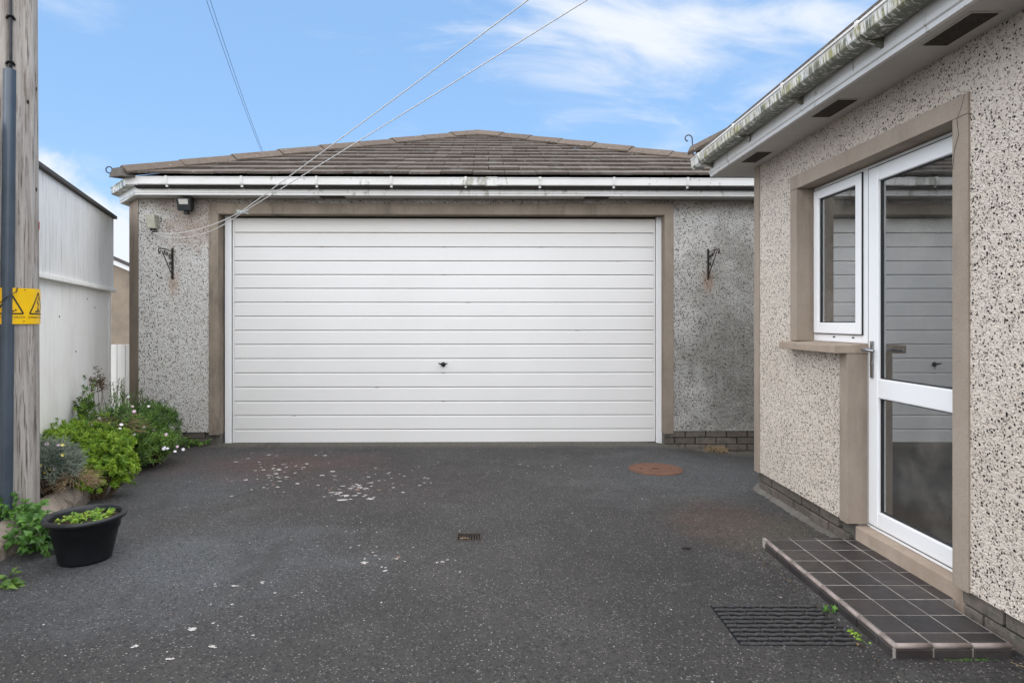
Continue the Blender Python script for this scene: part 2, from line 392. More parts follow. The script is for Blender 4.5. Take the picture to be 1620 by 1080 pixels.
def glass():
    m = M('window_glass'); nt = m.nt; nt.nodes.remove(m.b)
    fr = m.n('ShaderNodeFresnel'); fr.inputs['IOR'].default_value = 1.62
    n = m.noise(.9, 0); bp = m.n('ShaderNodeBump'); bp.inputs['Strength'].default_value = .02; bp.inputs['Distance'].default_value = .01; m.link(n, bp.inputs['Height'])
    gl = m.n('ShaderNodeBsdfGlossy'); gl.inputs['Roughness'].default_value = .0; pass
    gl.inputs['Color'].default_value = (.95, .98, 1, 1)
    tr = m.n('ShaderNodeBsdfTransparent'); tr.inputs['Color'].default_value = (.86, .88, .87, 1)
    df = m.n('ShaderNodeBsdfDiffuse'); df.inputs['Color'].default_value = (.6, .54, .47, 1)
    f2 = m.math('MULTIPLY', fr.outputs[0], 3.1, clamp=True)
    a = m.n('ShaderNodeMixShader'); m.link(f2, a.inputs[0]); m.link(tr.outputs[0], a.inputs[1]); m.link(gl.outputs[0], a.inputs[2])
    b = m.n('ShaderNodeMixShader'); m.link(m.rng(m.noise(4, 6, .65), .4, .8, .02, .12), b.inputs[0]); m.link(a.outputs[0], b.inputs[1]); m.link(df.outputs[0], b.inputs[2])
    m.link(b.outputs[0], nt.nodes['Material Output'].inputs['Surface']); return m.done()
MAT['glass'] = glass()

def leafmat(name, a, b, c3, rough=.5):
    m = M(name, rough, .35); r = m.geo.outputs['Random Per Island']
    c = m.mix(r, a, b); c = m.mix(m.rng(m.noise(9, 3), .45, .65), c, c3)
    m.col(c)
    tr = m.n('ShaderNodeBsdfTranslucent'); m.link(c, tr.inputs['Color'])
    mx = m.n('ShaderNodeMixShader'); mx.inputs[0].default_value = .3
    m.link(m.b.outputs[0], mx.inputs[1]); m.link(tr.outputs[0], mx.inputs[2]); m.link(mx.outputs[0], m.nt.nodes['Material Output'].inputs['Surface'])
    return m.done()
MAT['leaf_lime'] = leafmat('lime_green_leaf', (.19, .33, .025), (.33, .46, .05), (.10, .21, .022))
MAT['leaf_mid'] = leafmat('mid_green_leaf', (.09, .18, .03), (.18, .29, .045), (.055, .12, .025))
MAT['leaf_dark'] = leafmat('dark_green_leaf', (.08, .17, .03), (.15, .26, .045), (.045, .09, .03))
MAT['leaf_grey'] = leafmat('grey_green_leaf', (.16, .20, .16), (.30, .33, .26), (.07, .10, .075))
MAT['leaf_ivy'] = leafmat('fresh_weed_leaf', (.07, .18, .03), (.14, .29, .05), (.045, .12, .025), .4)

# ------------------------------------------------------------------ object helpers
def tag(o, label=None, cat=None, group=None, kind=None):
    if label: o['label'] = label
    if cat: o['category'] = cat
    if group: o['group'] = group
    if kind: o['kind'] = kind
    return o
def thing(name, loc, label, cat, rotz=0, group=None):
    o = bpy.data.objects.new(name, None); COL.objects.link(o); o.empty_display_size = .1
    o.location = loc; o.rotation_euler = (0, 0, rotz)
    return tag(o, label, cat, group)
class MB:
    """collects verts and faces in the frame of a thing"""
    def __init__(s): s.v = []; s.f = []
    def add(s, vs, fs):
        k = len(s.v); s.v += [tuple(p) for p in vs]; s.f += [tuple(i+k for i in f) for f in fs]; return s
    def box(s, x0, x1, y0, y1, z0, z1):
        return s.hexa([(x0,y0,z0),(x1,y0,z0),(x1,y1,z0),(x0,y1,z0),(x0,y0,z1),(x1,y0,z1),(x1,y1,z1),(x0,y1,z1)])
    def hexa(s, p):
        return s.add(p, [(0,3,2,1),(4,5,6,7),(0,1,5,4),(1,2,6,5),(2,3,7,6),(3,0,4,7)])
    def prism(s, pts, z0, z1):
        n = len(pts); vs = [(x,y,z0) for x,y in pts]+[(x,y,z1) for x,y in pts]
        return s.add(vs, [tuple(reversed(range(n))), tuple(range(n,2*n))]+[(i,(i+1)%n,(i+1)%n+n,i+n) for i in range(n)])
    def tube(s, pts, r, n=8, cap=True):
        pts = [Vector(p) for p in pts]; rs = r if isinstance(r, (list, tuple)) else [r]*len(pts)
        vs = []; up = None
        for i, p in enumerate(pts):
            t = (pts[min(i+1, len(pts)-1)]-pts[max(i-1, 0)]).normalized()
            if up is None: up = Vector((0,0,1)) if abs(t.z) < .9 else Vector((1,0,0))
            a = (up-t*up.dot(t)).normalized(); b = t.cross(a); up = a
            for k in range(n): vs.append(p+(a*math.cos(2*PI*k/n)+b*math.sin(2*PI*k/n))*rs[i])
        fs = []
        for i in range(len(pts)-1):
            for k in range(n): fs.append((i*n+k, i*n+(k+1)%n, (i+1)*n+(k+1)%n, (i+1)*n+k))
        if cap: fs += [tuple(reversed(range(n))), tuple(range((len(pts)-1)*n, len(pts)*n))]
        return s.add(vs, fs)
    def lathe(s, prof, c=(0,0,0), n=48):
        vs = []; fs = []
        for r, z in prof:
            for k in range(n): vs.append((c[0]+r*math.cos(2*PI*k/n), c[1]+r*math.sin(2*PI*k/n), c[2]+z))
        for i in range(len(prof)-1):
            for k in range(n): fs.append((i*n+k, i*n+(k+1)%n, (i+1)*n+(k+1)%n, (i+1)*n+k))
        return s.add(vs, fs)
    def sweep(s, prof, path, close=True):
        """prof: (outward, z) loop; path: plan points, outward is to the right-hand side of travel; mitred"""
        n = len(prof); P = [Vector(p) for p in path]; vs = []
        for i, p in enumerate(P):
            d0 = (p-P[i-1]).normalized() if i else None; d1 = (P[i+1]-p).normalized() if i < len(P)-1 else None
            n0 = Vector((d0.y, -d0.x)) if d0 else None; n1 = Vector((d1.y, -d1.x)) if d1 else None
            if n0 is None: m = n1
            elif n1 is None: m = n0
            else: m = (n0+n1)/(1+n0.dot(n1))
            for o, z in prof: q = p+m*o; vs.append((q.x, q.y, z))
        fs = []
        for i in range(len(P)-1):
            for k in range(n): fs.append((i*n+k, i*n+(k+1)%n, (i+1)*n+(k+1)%n, (i+1)*n+k))
        if close: fs += [tuple(reversed(range(n))), tuple(range((len(P)-1)*n, len(P)*n))]
        return s.add(vs, fs)
    def mesh(s, name, mat, smooth=False, bevel=0, seg=2):
        me = bpy.data.meshes.new(name); me.from_pydata(s.v, [], s.f); 
        bm = bmesh.new(); bm.from_mesh(me)
        if not getattr(s, 'raw', False): bmesh.ops.recalc_face_normals(bm, faces=bm.faces)
        if bevel: bmesh.ops.bevel(bm, geom=bm.edges[:], offset=bevel, segments=seg, affect='EDGES', profile=.6)
        bm.to_mesh(me); bm.free()
        if smooth: me.shade_smooth()
        if mat: me.materials.append(MAT[mat])
        return me
    def build(s, name, mat, parent=None, smooth=False, bevel=0, seg=2, loc=(0,0,0), **tg):
        o = bpy.data.objects.new(name, s.mesh(name, mat, smooth, bevel, seg)); COL.objects.link(o)
        o.parent = parent; o.location = loc
        return tag(o, **tg)
def piece(name, me, parent, loc=(0,0,0), rot=(0,0,0), scale=(1,1,1)):
    o = bpy.data.objects.new(name, me); COL.objects.link(o); o.parent = parent
    o.location = loc; o.rotation_euler = rot; o.scale = scale; return o
def smooth_step(t): t = max(0, min(1, t)); return t*t*(3-2*t)
def gz(x, y):
    return .020*smooth_step((x-1.46)/.05)*smooth_step((y-1.2)/.5)*(1-smooth_step((y-3.5)/.6))*(1-smooth_step((x-2.2)/.3)) - .115*smooth_step((x-1.55)/1.1)*smooth_step((y-5.0)/1.75) - .024*smooth_step((y-5.9)/.9)*(1-smooth_step((x-1.55)/1.1))
def gp(px, py):
    Y = 1300/(py-508); return ((px-784)/1000*Y, Y)

# ------------------------------------------------------------------ ground
def lin(a, b, st): n = max(1, round((b-a)/st)); return [a+(b-a)*i/n for i in range(n+1)]
GX0, GX1, GY0, GY1 = -.237, -.083, 3.745, 3.875
xs = [-400, -120, -40, -15, -8]+lin(-5.5, GX0, .13)+lin(GX1, 1.40, .13)+lin(1.46, 1.52, .02)+lin(1.65, 5, .13)+[8, 15, 40, 120, 400]
ys = [-400, -120, -40, -12, -4, -1]+lin(.6, GY0, .13)+lin(GY1, 9, .13)+[12, 20, 40, 120, 400]
g = MB(); nx = len(xs)
for y in ys:
    for x in xs: g.v.append((x, y, gz(x, y)))
for j in range(len(ys)-1):
    for i in range(nx-1):
        if abs(xs[i]-GX0) < 1e-6 and abs(ys[j]-GY0) < 1e-6: continue
        g.f.append((j*nx+i, j*nx+i+1, (j+1)*nx+i+1, (j+1)*nx+i))
g.build('ground', 'asphalt', smooth=True, kind='structure', label='dark speckled asphalt driveway')

# ------------------------------------------------------------------ garage (frame turned a little from the house)
GA = math.radians(.82); GO = Vector((0, 6.8, 0))
def gw(x, y, z=0):
    v = Matrix.Rotation(GA, 3, 'Z') @ Vector((x, y-6.8, z)); return v+GO
def gthing(name, x, y, z, label, cat, **k): return thing(name, gw(x, y, z), label, cat, GA, **k)
garage = gthing('garage', 0, 6.8, 0, 'pebbledashed double garage with white door and low hipped tiled roof', 'garage')
# local y = 0 at the wall face
XL, XR = -3.81, 4.6; SO, SI = (-3.06, -2.96), (1.824, 1.92)     # left and right bands of the surround
ZT = 2.608; ZP = .115
w = MB()
w.box(XL, SO[0], 0, .25, ZP, ZT); w.box(SI[1], XR, 0, .25, ZP, ZT); w.box(SO[0], SI[1], 0, .25, 2.562, ZT)
w.box(XL, XL+.22, .25, 6.5, ZP, ZT); w.box(XR-.22, XR, .25, 6.5, ZP, ZT); w.box(XL+.22, XR-.22, 6.28, 6.5, ZP, ZT)
w.build('pebbledash_wall', 'pebble_garage', garage)
MB().prism([(XL-.002, -.006), (XL+.004, .25), (XL-.26, .30), (XL-.25, .27)], ZP-.02, ZT).build('corner_band', 'surround_garage', garage)
b = MB()
b.hexa([(SO[0]-.002,-.012,ZP-.03),(SO[1],-.012,ZP-.03),(SO[1],.2,ZP-.03),(SO[0]-.002,.2,ZP-.03),(SO[0]-.002,-.012,2.562),(SO[1],-.012,2.445),(SO[1],.2,2.445),(SO[0]-.002,.2,2.562)])
b.build('door_surround', 'surround_garage', garage, bevel=.004)
b = MB()
b.hexa([(SI[0],-.012,ZP-.03),(SI[1],-.012,ZP-.03),(SI[1],.2,ZP-.03),(SI[0],.2,ZP-.03),(SI[0],-.012,2.445),(SI[1],-.012,2.562),(SI[1],.2,2.562),(SI[0],.2,2.445)])
b.build('door_surround', 'surround_garage', garage, bevel=.004)
MB().hexa([(SO[1],-.012,2.445),(SI[0],-.012,2.445),(SI[0],.2,2.445),(SO[1],.2,2.445),(SO[0]-.002,-.012,2.562),(SI[1],-.012,2.562),(SI[1],.2,2.562),(SO[0]-.002,.2,2.562)]).build('door_surround', 'surround_garage', garage, bevel=.004)
# plinth
plinths = [MB().box(q0, q1, .045, .24, -.3, ZP-.001).build('brick_plinth', 'mortar', garage) for q0, q1 in ((XL+.02, SO[1]-.004), (SI[0]+.004, XR))]
br = MB().box(-.107, .107, -.03, .03, -.0325, .0325).mesh('brick', 'brick', bevel=.004, seg=1)
hb = MB().box(-.05, .05, -.03, .03, -.0325, .0325).mesh('brick', 'brick', bevel=.004, seg=1)
for c in range(5):
    z = ZP-.036-c*.072
    for plinth, x0, x1 in ((plinths[0], XL+.03, SO[1]-.01), (plinths[1], SI[0]+.008, XR-.1)):
        x = x0+(.05 if c % 2 else .107)
        first = c % 2
        while x < x1-.06:
            piece('brick', hb if first else br, plinth, (x, .037+random.uniform(-.004, .004), z)); 
            x += (.05+.011+.107) if first else .225
            first = 0
# door frame and door
for q0, q1 in ((-2.945, -2.875), (1.768, 1.835)): MB().box(q0, q1, .12, .21, -.1, 2.444).build('door_frame', 'upvc', garage, bevel=.004)
MB().box(-2.94, 1.83, .20, .24, -.05, 2.45).build('dark_gap', 'dark_gap', garage)
door = MB().box(-2.862, 1.757, .165, .195, -.025, 2.418).build('garage_door', 'door_edge', garage, bevel=.003, seg=1)
DB, DT = -.025, 2.42
zl = [DB]+[1.3-(y-508)/144.1 for y in (678.6, 656.5, 634.4, 612.2, 589.5, 567, 544.7, 522.6, 500.5, 478.4, 456.5, 434.8, 413, 391, 368.5)]+[DT]
for i in range(len(zl)-1):
    z0, z1 = zl[i], zl[i+1]
    g0 = .0042 if i else 0
    p = MB(); xa, xb = -2.848, 1.743
    prof = [(.166, z0+g0), (.1425, z0+g0+.001), (.141, z0+g0+.003), (.141, z1-.014), (.148, z1-.003), (.166, z1-.0005)]
    n = len(prof); vs = [(xa, y, z) for y, z in prof]+[(xb, y, z) for y, z in prof]
    p.add(vs, [tuple(range(n)), tuple(reversed(range(n, 2*n)))]+[(k, (k+1) % n, (k+1) % n+n, k+n) for k in range(n)])
    p.build('door_panel', 'door_panel', door)
e = MB(); e.box(-2.866, -2.849, .139, .17, DB, DT); e.box(1.744, 1.761, .139, .17, DB, DT); e.box(-2.849, 1.744, .1385, .16, DT-.012, DT+.004)
e.build('door_edge_trim', 'door_panel', door, bevel=.003)
h = MB(); h.tube([(-.575, .14, .83), (-.575, .105, .83)], .012, 12); h.lathe([(0, .0), (.024, 0), (.024, .006), (0, .006)], (0,0,0), 20)
h = MB().tube([(-.572, .142, .828), (-.572, .134, .828)], .026, 20).tube([(-.572, .14, .83), (-.572, .10, .83)], .010, 12).tube([(-.622, .098, .842), (-.60, .094, .836), (-.572, .092, .834), (-.545, .094, .836), (-.523, .098, .842)], [.005, .008, .011, .008, .005], 10)
h.build('door_handle', 'black_plastic', door, smooth=True)
# rust marks on door joints
rm = MB()
for x, zi in ((-.57, 12), (1.35, 13), (.5, 14), (-1.9, 14), (-.56, 14), (1.3, 15), (-.57, 3), (-.57, 5), (-1.3, 4), (-2.2, 2), (.9, 8), (-.3, 10)):
    rm.box(x-.02, x+.02, .1425, .15, zl[zi]-.002, zl[zi]+.002)
rm.build('rust_mark', 'rust', door)
# eaves
path = [(4.85, -.2), (-3.73, -.2), (-4.18, .30), (-4.33, 3.2)]
# travelling towards -x the outward side (-y) is on the left, so run the path the other way round
path = path[::-1]
MB().sweep([(-.025, 2.61), (.0, 2.61), (.0, 2.628), (.006, 2.632), (.006, 2.772), (-.025, 2.772)], path).build('fascia', 'fascia_garage', garage)
# note: path point offset 0 is the outer face
sf = MB(); sf.prism([(4.8, -.17), (4.8, .3), (-3.78, .3), (-3.79, .02), (-3.99, .26), (-4.1, 3.1), (-4.32, 3.1), (-4.17, .30), (-3.766, -.17)], 2.611, 2.622)
soff = sf.build('soffit', 'soffit', garage)
for x in (-1.72, 1.07):
    MB().box(x-.13, x+.13, -.155, -.055, 2.606, 2.613).build('soffit_vent', 'vent', soff)
gpz = [(.004, 2.775), (.004, 2.700), (.066, 2.700), (.077, 2.707), (.081, 2.768), (.086, 2.772), (.086, 2.782), (.073, 2.782), (.073, 2.772), (.070, 2.713), (.064, 2.706), (.010, 2.706), (.009, 2.775)]

gut = MB().sweep(gpz, [Vector(path[2])+Vector((.013, 0)), Vector(path[3])]).build('gutter', 'gutter_garage', garage)
MB().sweep(gpz, [Vector(path[0]), Vector(path[1]), Vector(path[2]), Vector(path[2])+Vector((.012, 0))]).build('gutter_return', 'gutter_dirty', garage, label='algae stained gutter return at the left corner')
bk = [(.0, 2.79), (.006, 2.70), (.025, 2.694), (.09, 2.694), (.114, 2.715), (.124, 2.77), (.124, 2.789), (.10, 2.789), (.10, 2.783), (.119, 2.783), (.119, 2.77), (.109, 2.719), (.088, 2.700), (.03, 2.700), (.012, 2.706), (.006, 2.79)]
def bracket_mesh(): 
    m = MB().sweep([(o*.72, z+(.001 if z < 2.72 else -.001)) for o, z in bk], [(-.012, 0), (.012, 0)])
    m.box(-.014, .014, -.03, .0, 2.665, 2.70) if False else None
    m.hexa([(-.012,-.06,2.68),(.012,-.06,2.68),(.012,-.0,2.665),(-.012,-.0,2.665),(-.012,-.06,2.699),(.012,-.06,2.699),(.012,-.0,2.699),(-.012,-.0,2.699)])
    return m.mesh('gutter_bracket', 'gutter_garage')
bkm = bracket_mesh()
for k in range(11): piece('gutter_bracket', bkm, gut, (-3.38+.767*k, -.2, 0))
un = MB().sweep([(o+(.004 if o > .06 else -.003), z+(-.005 if z < 2.74 else .004)) for o, z in gpz], [(-.075, 0), (.045, 0)]).mesh('gutter_union', 'gutter_garage')
piece('gutter_union', un, gut, (-.03, -.2, 0)); piece('gutter_union', un, gut, (-3.72, -.2, 0))

MB().box(-3.74, 4.7, -.19, -.05, 2.74, 2.80).build('eaves_filler', 'roof_dark', garage)
# roof
AP = Vector((-.25, 3.38, 4.285)); EZ = 2.79; EY = -.30; CL = Vector((-3.80, EY, EZ)); CR = Vector((3.40, EY, EZ))
pitch = (AP.z-EZ)/(AP.y-EY); LEN = math.hypot(AP.y-EY, AP.z-EZ); ca, sa = (AP.y-EY)/LEN, (AP.z-EZ)/LEN
u = MB(); back = 7.2
u.add([CL+Vector((.02,.02,-.018)), CR+Vector((-.1,.05,-.018)), AP+Vector((0,0,-.018)), (CR.x, back, EZ-.045), (CL.x, back, EZ-.045), CL+Vector((.1,.05,-.12)), CR+Vector((-.1,.05,-.12)), (CR.x, back, EZ-.12), (CL.x, back, EZ-.12)],
      [(0,1,2), (1,3,2), (3,4,2), (4,0,2), (0,5,6,1), (1,6,7,3), (3,7,8,4), (4,8,5,0), (5,8,7,6)])
roof = u.build('roof', 'roof_dark', garage)
gauge = LEN/13.2
def lim(d, side):
    t = min(1, d/LEN); c = CL if side < 0 else CR
    return c.x+(AP.x-c.x)*t
nT = 0
for k in range(13):
    d0 = k*gauge; d1 = min(LEN, d0+gauge+.07)
    off = (k % 2)*.165
    x = -4.2+off-.33
    while x < 3.6:
        x0, x1 = x+.003, x+.327; x += .33
        def cl(xx, d): return max(lim(d, -1)-.0, min(lim(d, 1)+.0, xx))
        a0, a1, b1, b0 = cl(x0, d0), cl(x1, d0), cl(x1, d1), cl(x0, d1)
        if a1-a0 < .02: continue
        
        lift = random.uniform(-.003, .004); th = .024; tilt = .03
        def P(xx, d, h): return (xx, EY+d*ca-h*sa, EZ+d*sa+h*ca)
        t0 = .012+tilt+lift; t1 = .012+lift*.5
        sk = random.uniform(-.006, .006)
        t = MB().hexa([P(a0, d0+sk, t0-th), P(a1, d0+sk, t0-th), P(b1, d1, t1-th), P(b0, d1, t1-th), P(a0, d0+sk, t0), P(a1, d0+sk, t0), P(b1, d1, t1), P(b0, d1, t1)])
        t.build('roof_tile', 'roof_tile', roof); nT += 1
def hip_cap(p0, p1, parent, length=.58, wid=.125, hgt=.050, th=.02, zoff=.035, mat='hip_tile'):
    p0 = Vector(p0); p1 = Vector(p1); n = max(1, round((p1-p0).length/length)); d = (p1-p0).normalized()
    s = d.cross(Vector((0,0,1))).normalized(); up = s.cross(d).normalized()
    for i in range(n):
        a = p0+(p1-p0)*(i/n); b2 = p0+(p1-p0)*((i+1)/n)+d*.0
        j = Vector((random.uniform(-.004, .004), random.uniform(-.004, .004), random.uniform(-.003, .006)))
        vs = []
        for q, l in ((a, .012), (b2-d*.005, 0)):
            for o, hh in ((-wid, -.025), (-.035, hgt), (.035, hgt), (wid, -.025), (wid-.012, -.05), (.03, hgt-th-.01), (-.03, hgt-th-.01), (-wid+.012, -.05)):
                vs.append(q+s*o+up*(hh+l+zoff)+j)
        m = MB(); m.add(vs, [tuple(range(8)), tuple(reversed(range(8, 16)))]+[(k, (k+1) % 8, (k+1) % 8+8, k+8) for k in range(8)])
        m.build('hip_tile', mat, parent, bevel=.004, seg=1)
hip_cap(CL+Vector((.0, .0, -.005)), AP, roof)
hip_cap(CR, AP, roof)
hip_cap((CL.x, back, EZ), AP, roof); hip_cap((CR.x, back, EZ), AP, roof)
# mortar bedding in the open end of the left hip
MB().hexa([CL+Vector(v) for v in ((-.13,-.03,-.03),(.03,-.10,-.03),(.12,.0,-.02),(-.03,.12,-.02),(-.10,-.03,.06),(.0,-.08,.06),(.08,.04,.07),(0,.1,.07))]).build('mortar_bed', 'mortar', roof)
def scroll(parent, base, dirx, diry, mat='black_iron', r=.032, rise=.03):
    pts = [Vector(base)-Vector((dirx, diry, 0))*.10, Vector(base)]
    c = Vector(base)+Vector((0, 0, r))
    for k in range(17):
        a = -PI/2+k/16*1.55*PI; rr = r*(1-.35*k/16)
        pts.append(c+Vector((dirx, diry, 0))*(math.cos(a)*rr+.02)+Vector((0, 0, math.sin(a)*rr)))
    MB().tube(pts, .0055, 8).build('hip_iron', mat, parent, smooth=True)
scroll(roof, (-3.90, -.33, 2.80), -.95, -.3, r=.036)

# things on the garage wall
def wall_bracket(x, z, label, lean):
    t = gthing('wall_bracket', x, 6.8, z, label, 'bracket', group='wrought iron hanging basket brackets on the garage')
    MB().box(-.009, .009, -.022, -.004, -.18, .15).build('back_bar', 'black_iron', t, bevel=.002)
    arm = [(0, -.02, .115), (lean*.3, -.10, .118), (lean*.6, -.18, .125), (lean, -.235, .120)]
    for k in range(12):
        a = PI*.5+k/11*1.7*PI; rr = .024*(1-.4*k/11)
        arm.append((lean, -.24-math.cos(a-PI/2+PI/2)*0-math.sin(a-PI/2)*rr, .098+math.sin(a)*rr if False else .096+math.cos(a-PI/2)*rr))
    MB().tube(arm, .0055, 8).build('arm', 'black_iron', t, smooth=True)
    MB().tube([(0, -.02, -.14), (lean*.4, -.11, -.02), (lean*.8, -.205, .105)], .005, 8).build('brace', 'black_iron', t, smooth=True)
    for (cy, cz, r, nt_) in ((-.05, .055, .032, 1.6), (-.115, .075, .026, 1.5), (-.04, -.02, .024, 1.5), (-.165, .095, .016, 1.4)):
        pts = [(lean*.4, cy+math.cos(k/16*nt_*2*PI)*r*(1-k/22), cz+math.sin(k/16*nt_*2*PI)*r*(1-k/22)) for k in range(17)]
        MB().tube(pts, .0036, 6).build('scroll', 'black_iron', t, smooth=True)
wall_bracket(-3.445, 1.93, 'rusty iron hanging basket bracket left of the garage door', -.02)
wall_bracket(2.295, 1.93, 'rusty iron hanging basket bracket right of the garage door', .03)
fl = gthing('floodlight', -3.265, 6.8, 2.53, 'small black floodlight high on the wall under the eaves', 'floodlight')
MB().hexa([(-.07,-.13,-.075),(.07,-.13,-.075),(.065,-.04,-.045),(-.065,-.04,-.045),(-.078,-.155,.055),(.078,-.155,.055),(.07,-.06,.075),(-.07,-.06,.075)]).build('housing', 'black_plastic', fl, bevel=.01)
MB().hexa([(-.045,-.1405,-.015),(.045,-.1405,-.015),(.045,-.12,-.015),(-.045,-.12,-.015),(-.05,-.160,.044),(.05,-.160,.044),(.05,-.13,.044),(-.05,-.13,.044)]).build('lens', 'lamp_glass', fl)
MB().box(-.03, .03, -.06, -.0, -.06, .03).build('mount', 'black_plastic', fl, bevel=.004)
MB().box(-.022, .022, -.10, -.05, -.105, -.062).build('sensor', 'black_plastic', fl, bevel=.006)
bx = gthing('junction_box', -3.635, 6.8, 2.35, 'weathered beige plastic box beside the rope hook on the garage wall', 'junction box')
MB().hexa([(-.042,-.085,-.07),(.045,-.085,-.07),(.04,-.002,-.07),(-.04,-.002,-.07),(-.055,-.09,.075),(.035,-.09,.075),(.04,-.002,.075),(-.05,-.002,.075)]).build('casing', 'beige_box', bx, bevel=.006)
cg = MB(); cg.tube([(-.015,-.05,-.09),(-.015,-.05,-.06)], .012, 12); cg.tube([(.02,-.05,-.09),(.02,-.05,-.06)], .012, 12)
cg.build('cable_gland', 'black_plastic', bx)
MB().tube([(0,-.002,-.1),(0,-.05,-.1),(.01,-.07,-.11),(0,-.06,-.125),(-.012,-.05,-.115)], .005, 8).build('hook', 'black_iron', bx)

# ------------------------------------------------------------------ clothes line, peg, overhead wires
def bez(a, b, sag, n=24):
    a, b = Vector(a), Vector(b); return [a+(b-a)*(i/n)-Vector((0,0,sag*4*(i/n)*(1-i/n))) for i in range(n+1)]
hook = gw(-3.635, 6.8-.06, 2.235)
PY = 5.7; peg = Vector(((383-784)/1000*PY, PY, EYE+(508-335)/1000*PY))
def atp(px, py, Y): return Vector(((px-784)/1000*Y, Y, EYE+(508-py)/1000*Y))
line = thing('clothes_line', hook, 'white rope washing line tied to the garage wall and rising overhead', 'washing line')
for top, dz, sg in ((atp(829, 0, 3.6), .006, .075), (atp(921, 0, 3.6), -.008, .125)):
    pk = peg+Vector((0, 0, dz)); far = top+(top-pk).normalized()*6.5
    pts = [p-hook for p in bez(hook, pk, sg)]+[p-hook for p in bez(pk, far, .02, 40)][1:]
    MB().tube(pts, .004, 6).build('rope', 'rope', line, smooth=True)
pt = thing('clothes_peg', peg, 'pale plastic clothes peg gripping both ropes of the washing line', 'clothes peg')
for sgn in (1, -1):
    MB().hexa([(-.045,-.006,.004*sgn),(.0,-.006,.004*sgn),(.0,.006,.004*sgn),(-.045,.006,.004*sgn),(-.045,-.006,.012*sgn+.002),(.0,-.006,.012*sgn),(.0,.006,.012*sgn),(-.045,.006,.012*sgn+.002)]).build('jaw', 'peg', pt)
    MB().hexa([(.0,-.006,-.002),(.0,.006,-.002),(.055,.006,.017*sgn-.003),(.055,-.006,.017*sgn-.003),(.0,-.006,.007),(.0,.006,.007),(.055,.006,.017*sgn+.004),(.055,-.006,.017*sgn+.004)]).build('grip', 'peg', pt)
pt.rotation_euler = (0, 0, .25)
A, B = atp(333, 0, 10), atp(415, 236, 15)
ow = thing('overhead_cable', A, 'thin pair of overhead phone wires descending behind the garage roof', 'cable')
for dx in (0, .075):
    a = A+(A-B)*.6+Vector((dx, 0, 0)); b_ = B+(B-A)*.25+Vector((dx*.3, 0, 0))
    MB().tube([p-A for p in bez(a, b_, .22, 30)], .0035, 6).build('wire', 'wire', ow)

# ------------------------------------------------------------------ house
house = thing('house', (2.0, 4.87, 0), 'cream pebbledashed bungalow with white glazed door and mossy gutter', 'house')
hx, hy = 2.0, 4.87
class HB(MB):
    def build(s, *a, **k):
        s.v = [(x-hx, y-hy, z) for x, y, z in s.v]; return MB.build(s, *a, **k)
YN, YF, YM = 2.755, 4.18, 3.578          # near jamb, far jamb, door/window split
ZS, ZH, ZHO, ZPL = 1.171, 2.175, 2.266, .158
w = HB(); TX = 2.25
w.box(2.0, TX, -5, YN-.092, ZPL, 2.62); w.box(2.0, TX, YF+.092, 4.782, ZPL, 2.62)
w.box(2.0, TX, YN-.092, YF+.092, ZHO, 2.62); w.box(2.0, TX, YM+.08, YF+.092, ZPL, 1.118)
w.box(TX, 9, 4.62, 4.868, ZPL, 2.62); w.box(8.75, 9, -5, 4.62, ZPL, 2.62); w.box(2.25, 8.75, -5, -4.75, ZPL, 2.62)
w.build('pebbledash_wall', 'pebble_house', house)
HB().box(1.992, TX, 4.782, 4.872, ZPL-.006, 2.6).build('corner_band', 'surround_house', house, bevel=.003)
def sb(*a): HB().box(*a).build('door_surround', 'surround_house', house, bevel=.003)
sb(1.990, 2.24, YF, YF+.09, ZS+.001, ZH); sb(1.990, 2.24, YN-.09, YN, ZPL-.004, ZH); sb(1.989, 2.24, YN-.09, YF+.09, ZH+.001, ZHO)
sb(1.990, 2.24, YM, YM+.08, ZPL-.004, 1.117)
cr = HB(); cr.tube([(1.9885, 2.68, 2.26), (1.9885, 2.70, 2.21), (1.9885, 2.725, 2.17), (1.9885, 2.715, 2.10), (1.9885, 2.74, 2.04), (1.9885, 2.75, 1.96)], .0008, 5)
cr.build('surround_crack', 'dark_gap', house)
# window sill
HB().hexa([(1.915,YM-.006,1.118),(2.11,YM-.006,1.118),(2.11,4.272,1.118),(1.915,4.272,1.118),(1.915,YM-.006,1.163),(2.11,YM-.006,1.172),(2.11,4.272,1.172),(1.915,4.272,1.163)]).build('window_sill', 'sill', house, bevel=.005)
# door sill
HB().box(2.035, 2.24, YN-.02, YM-.001, -.05, .144).build('door_sill', 'sill', house, bevel=.006)
# plinth
hp = HB(); hp.box(2.052, 2.24, YM+.001, 4.85, -.3, ZPL-.001); hp.box(2.052, 2.24, -5, YN-.021, -.3, ZPL-.001)
hpl = hp.build('brick_plinth', 'mortar', house)
for c in range(3):
    z = ZPL-.037-c*.073
    for y0, y1 in ((YM+.004, 4.85), (.6, YN-.025)):
        y = y1-(.05 if c % 2 else .107); first = c % 2
        while y > y0+.05:
            piece('brick', hb if first else br, hpl, (2.05-hx+random.uniform(-.004, .004), y-hy, z), (0, 0, PI/2)); y -= .168 if first else .225; first = 0
for c in range(3):     # ends of the plinth at the corner and at the doorway
    piece('brick', hb, hpl, (2.075+.03-hx, YM+.028-hy, ZPL-.037-c*.073), (0, 0, 0)); piece('brick', br, hpl, (2.14-hx, 4.845-hy, ZPL-.037-c*.073))
fi = MB(); fv = []
ny = 60
for i in range(ny+1):
    y = 3.62+(4.92-3.62)*i/ny; k = random.uniform(-.008, .008)
    fv += [(2.045, y, .04+k), (2.02+k, y, .03+k), (1.99+k*1.3, y, gz(2, y)-.005)]
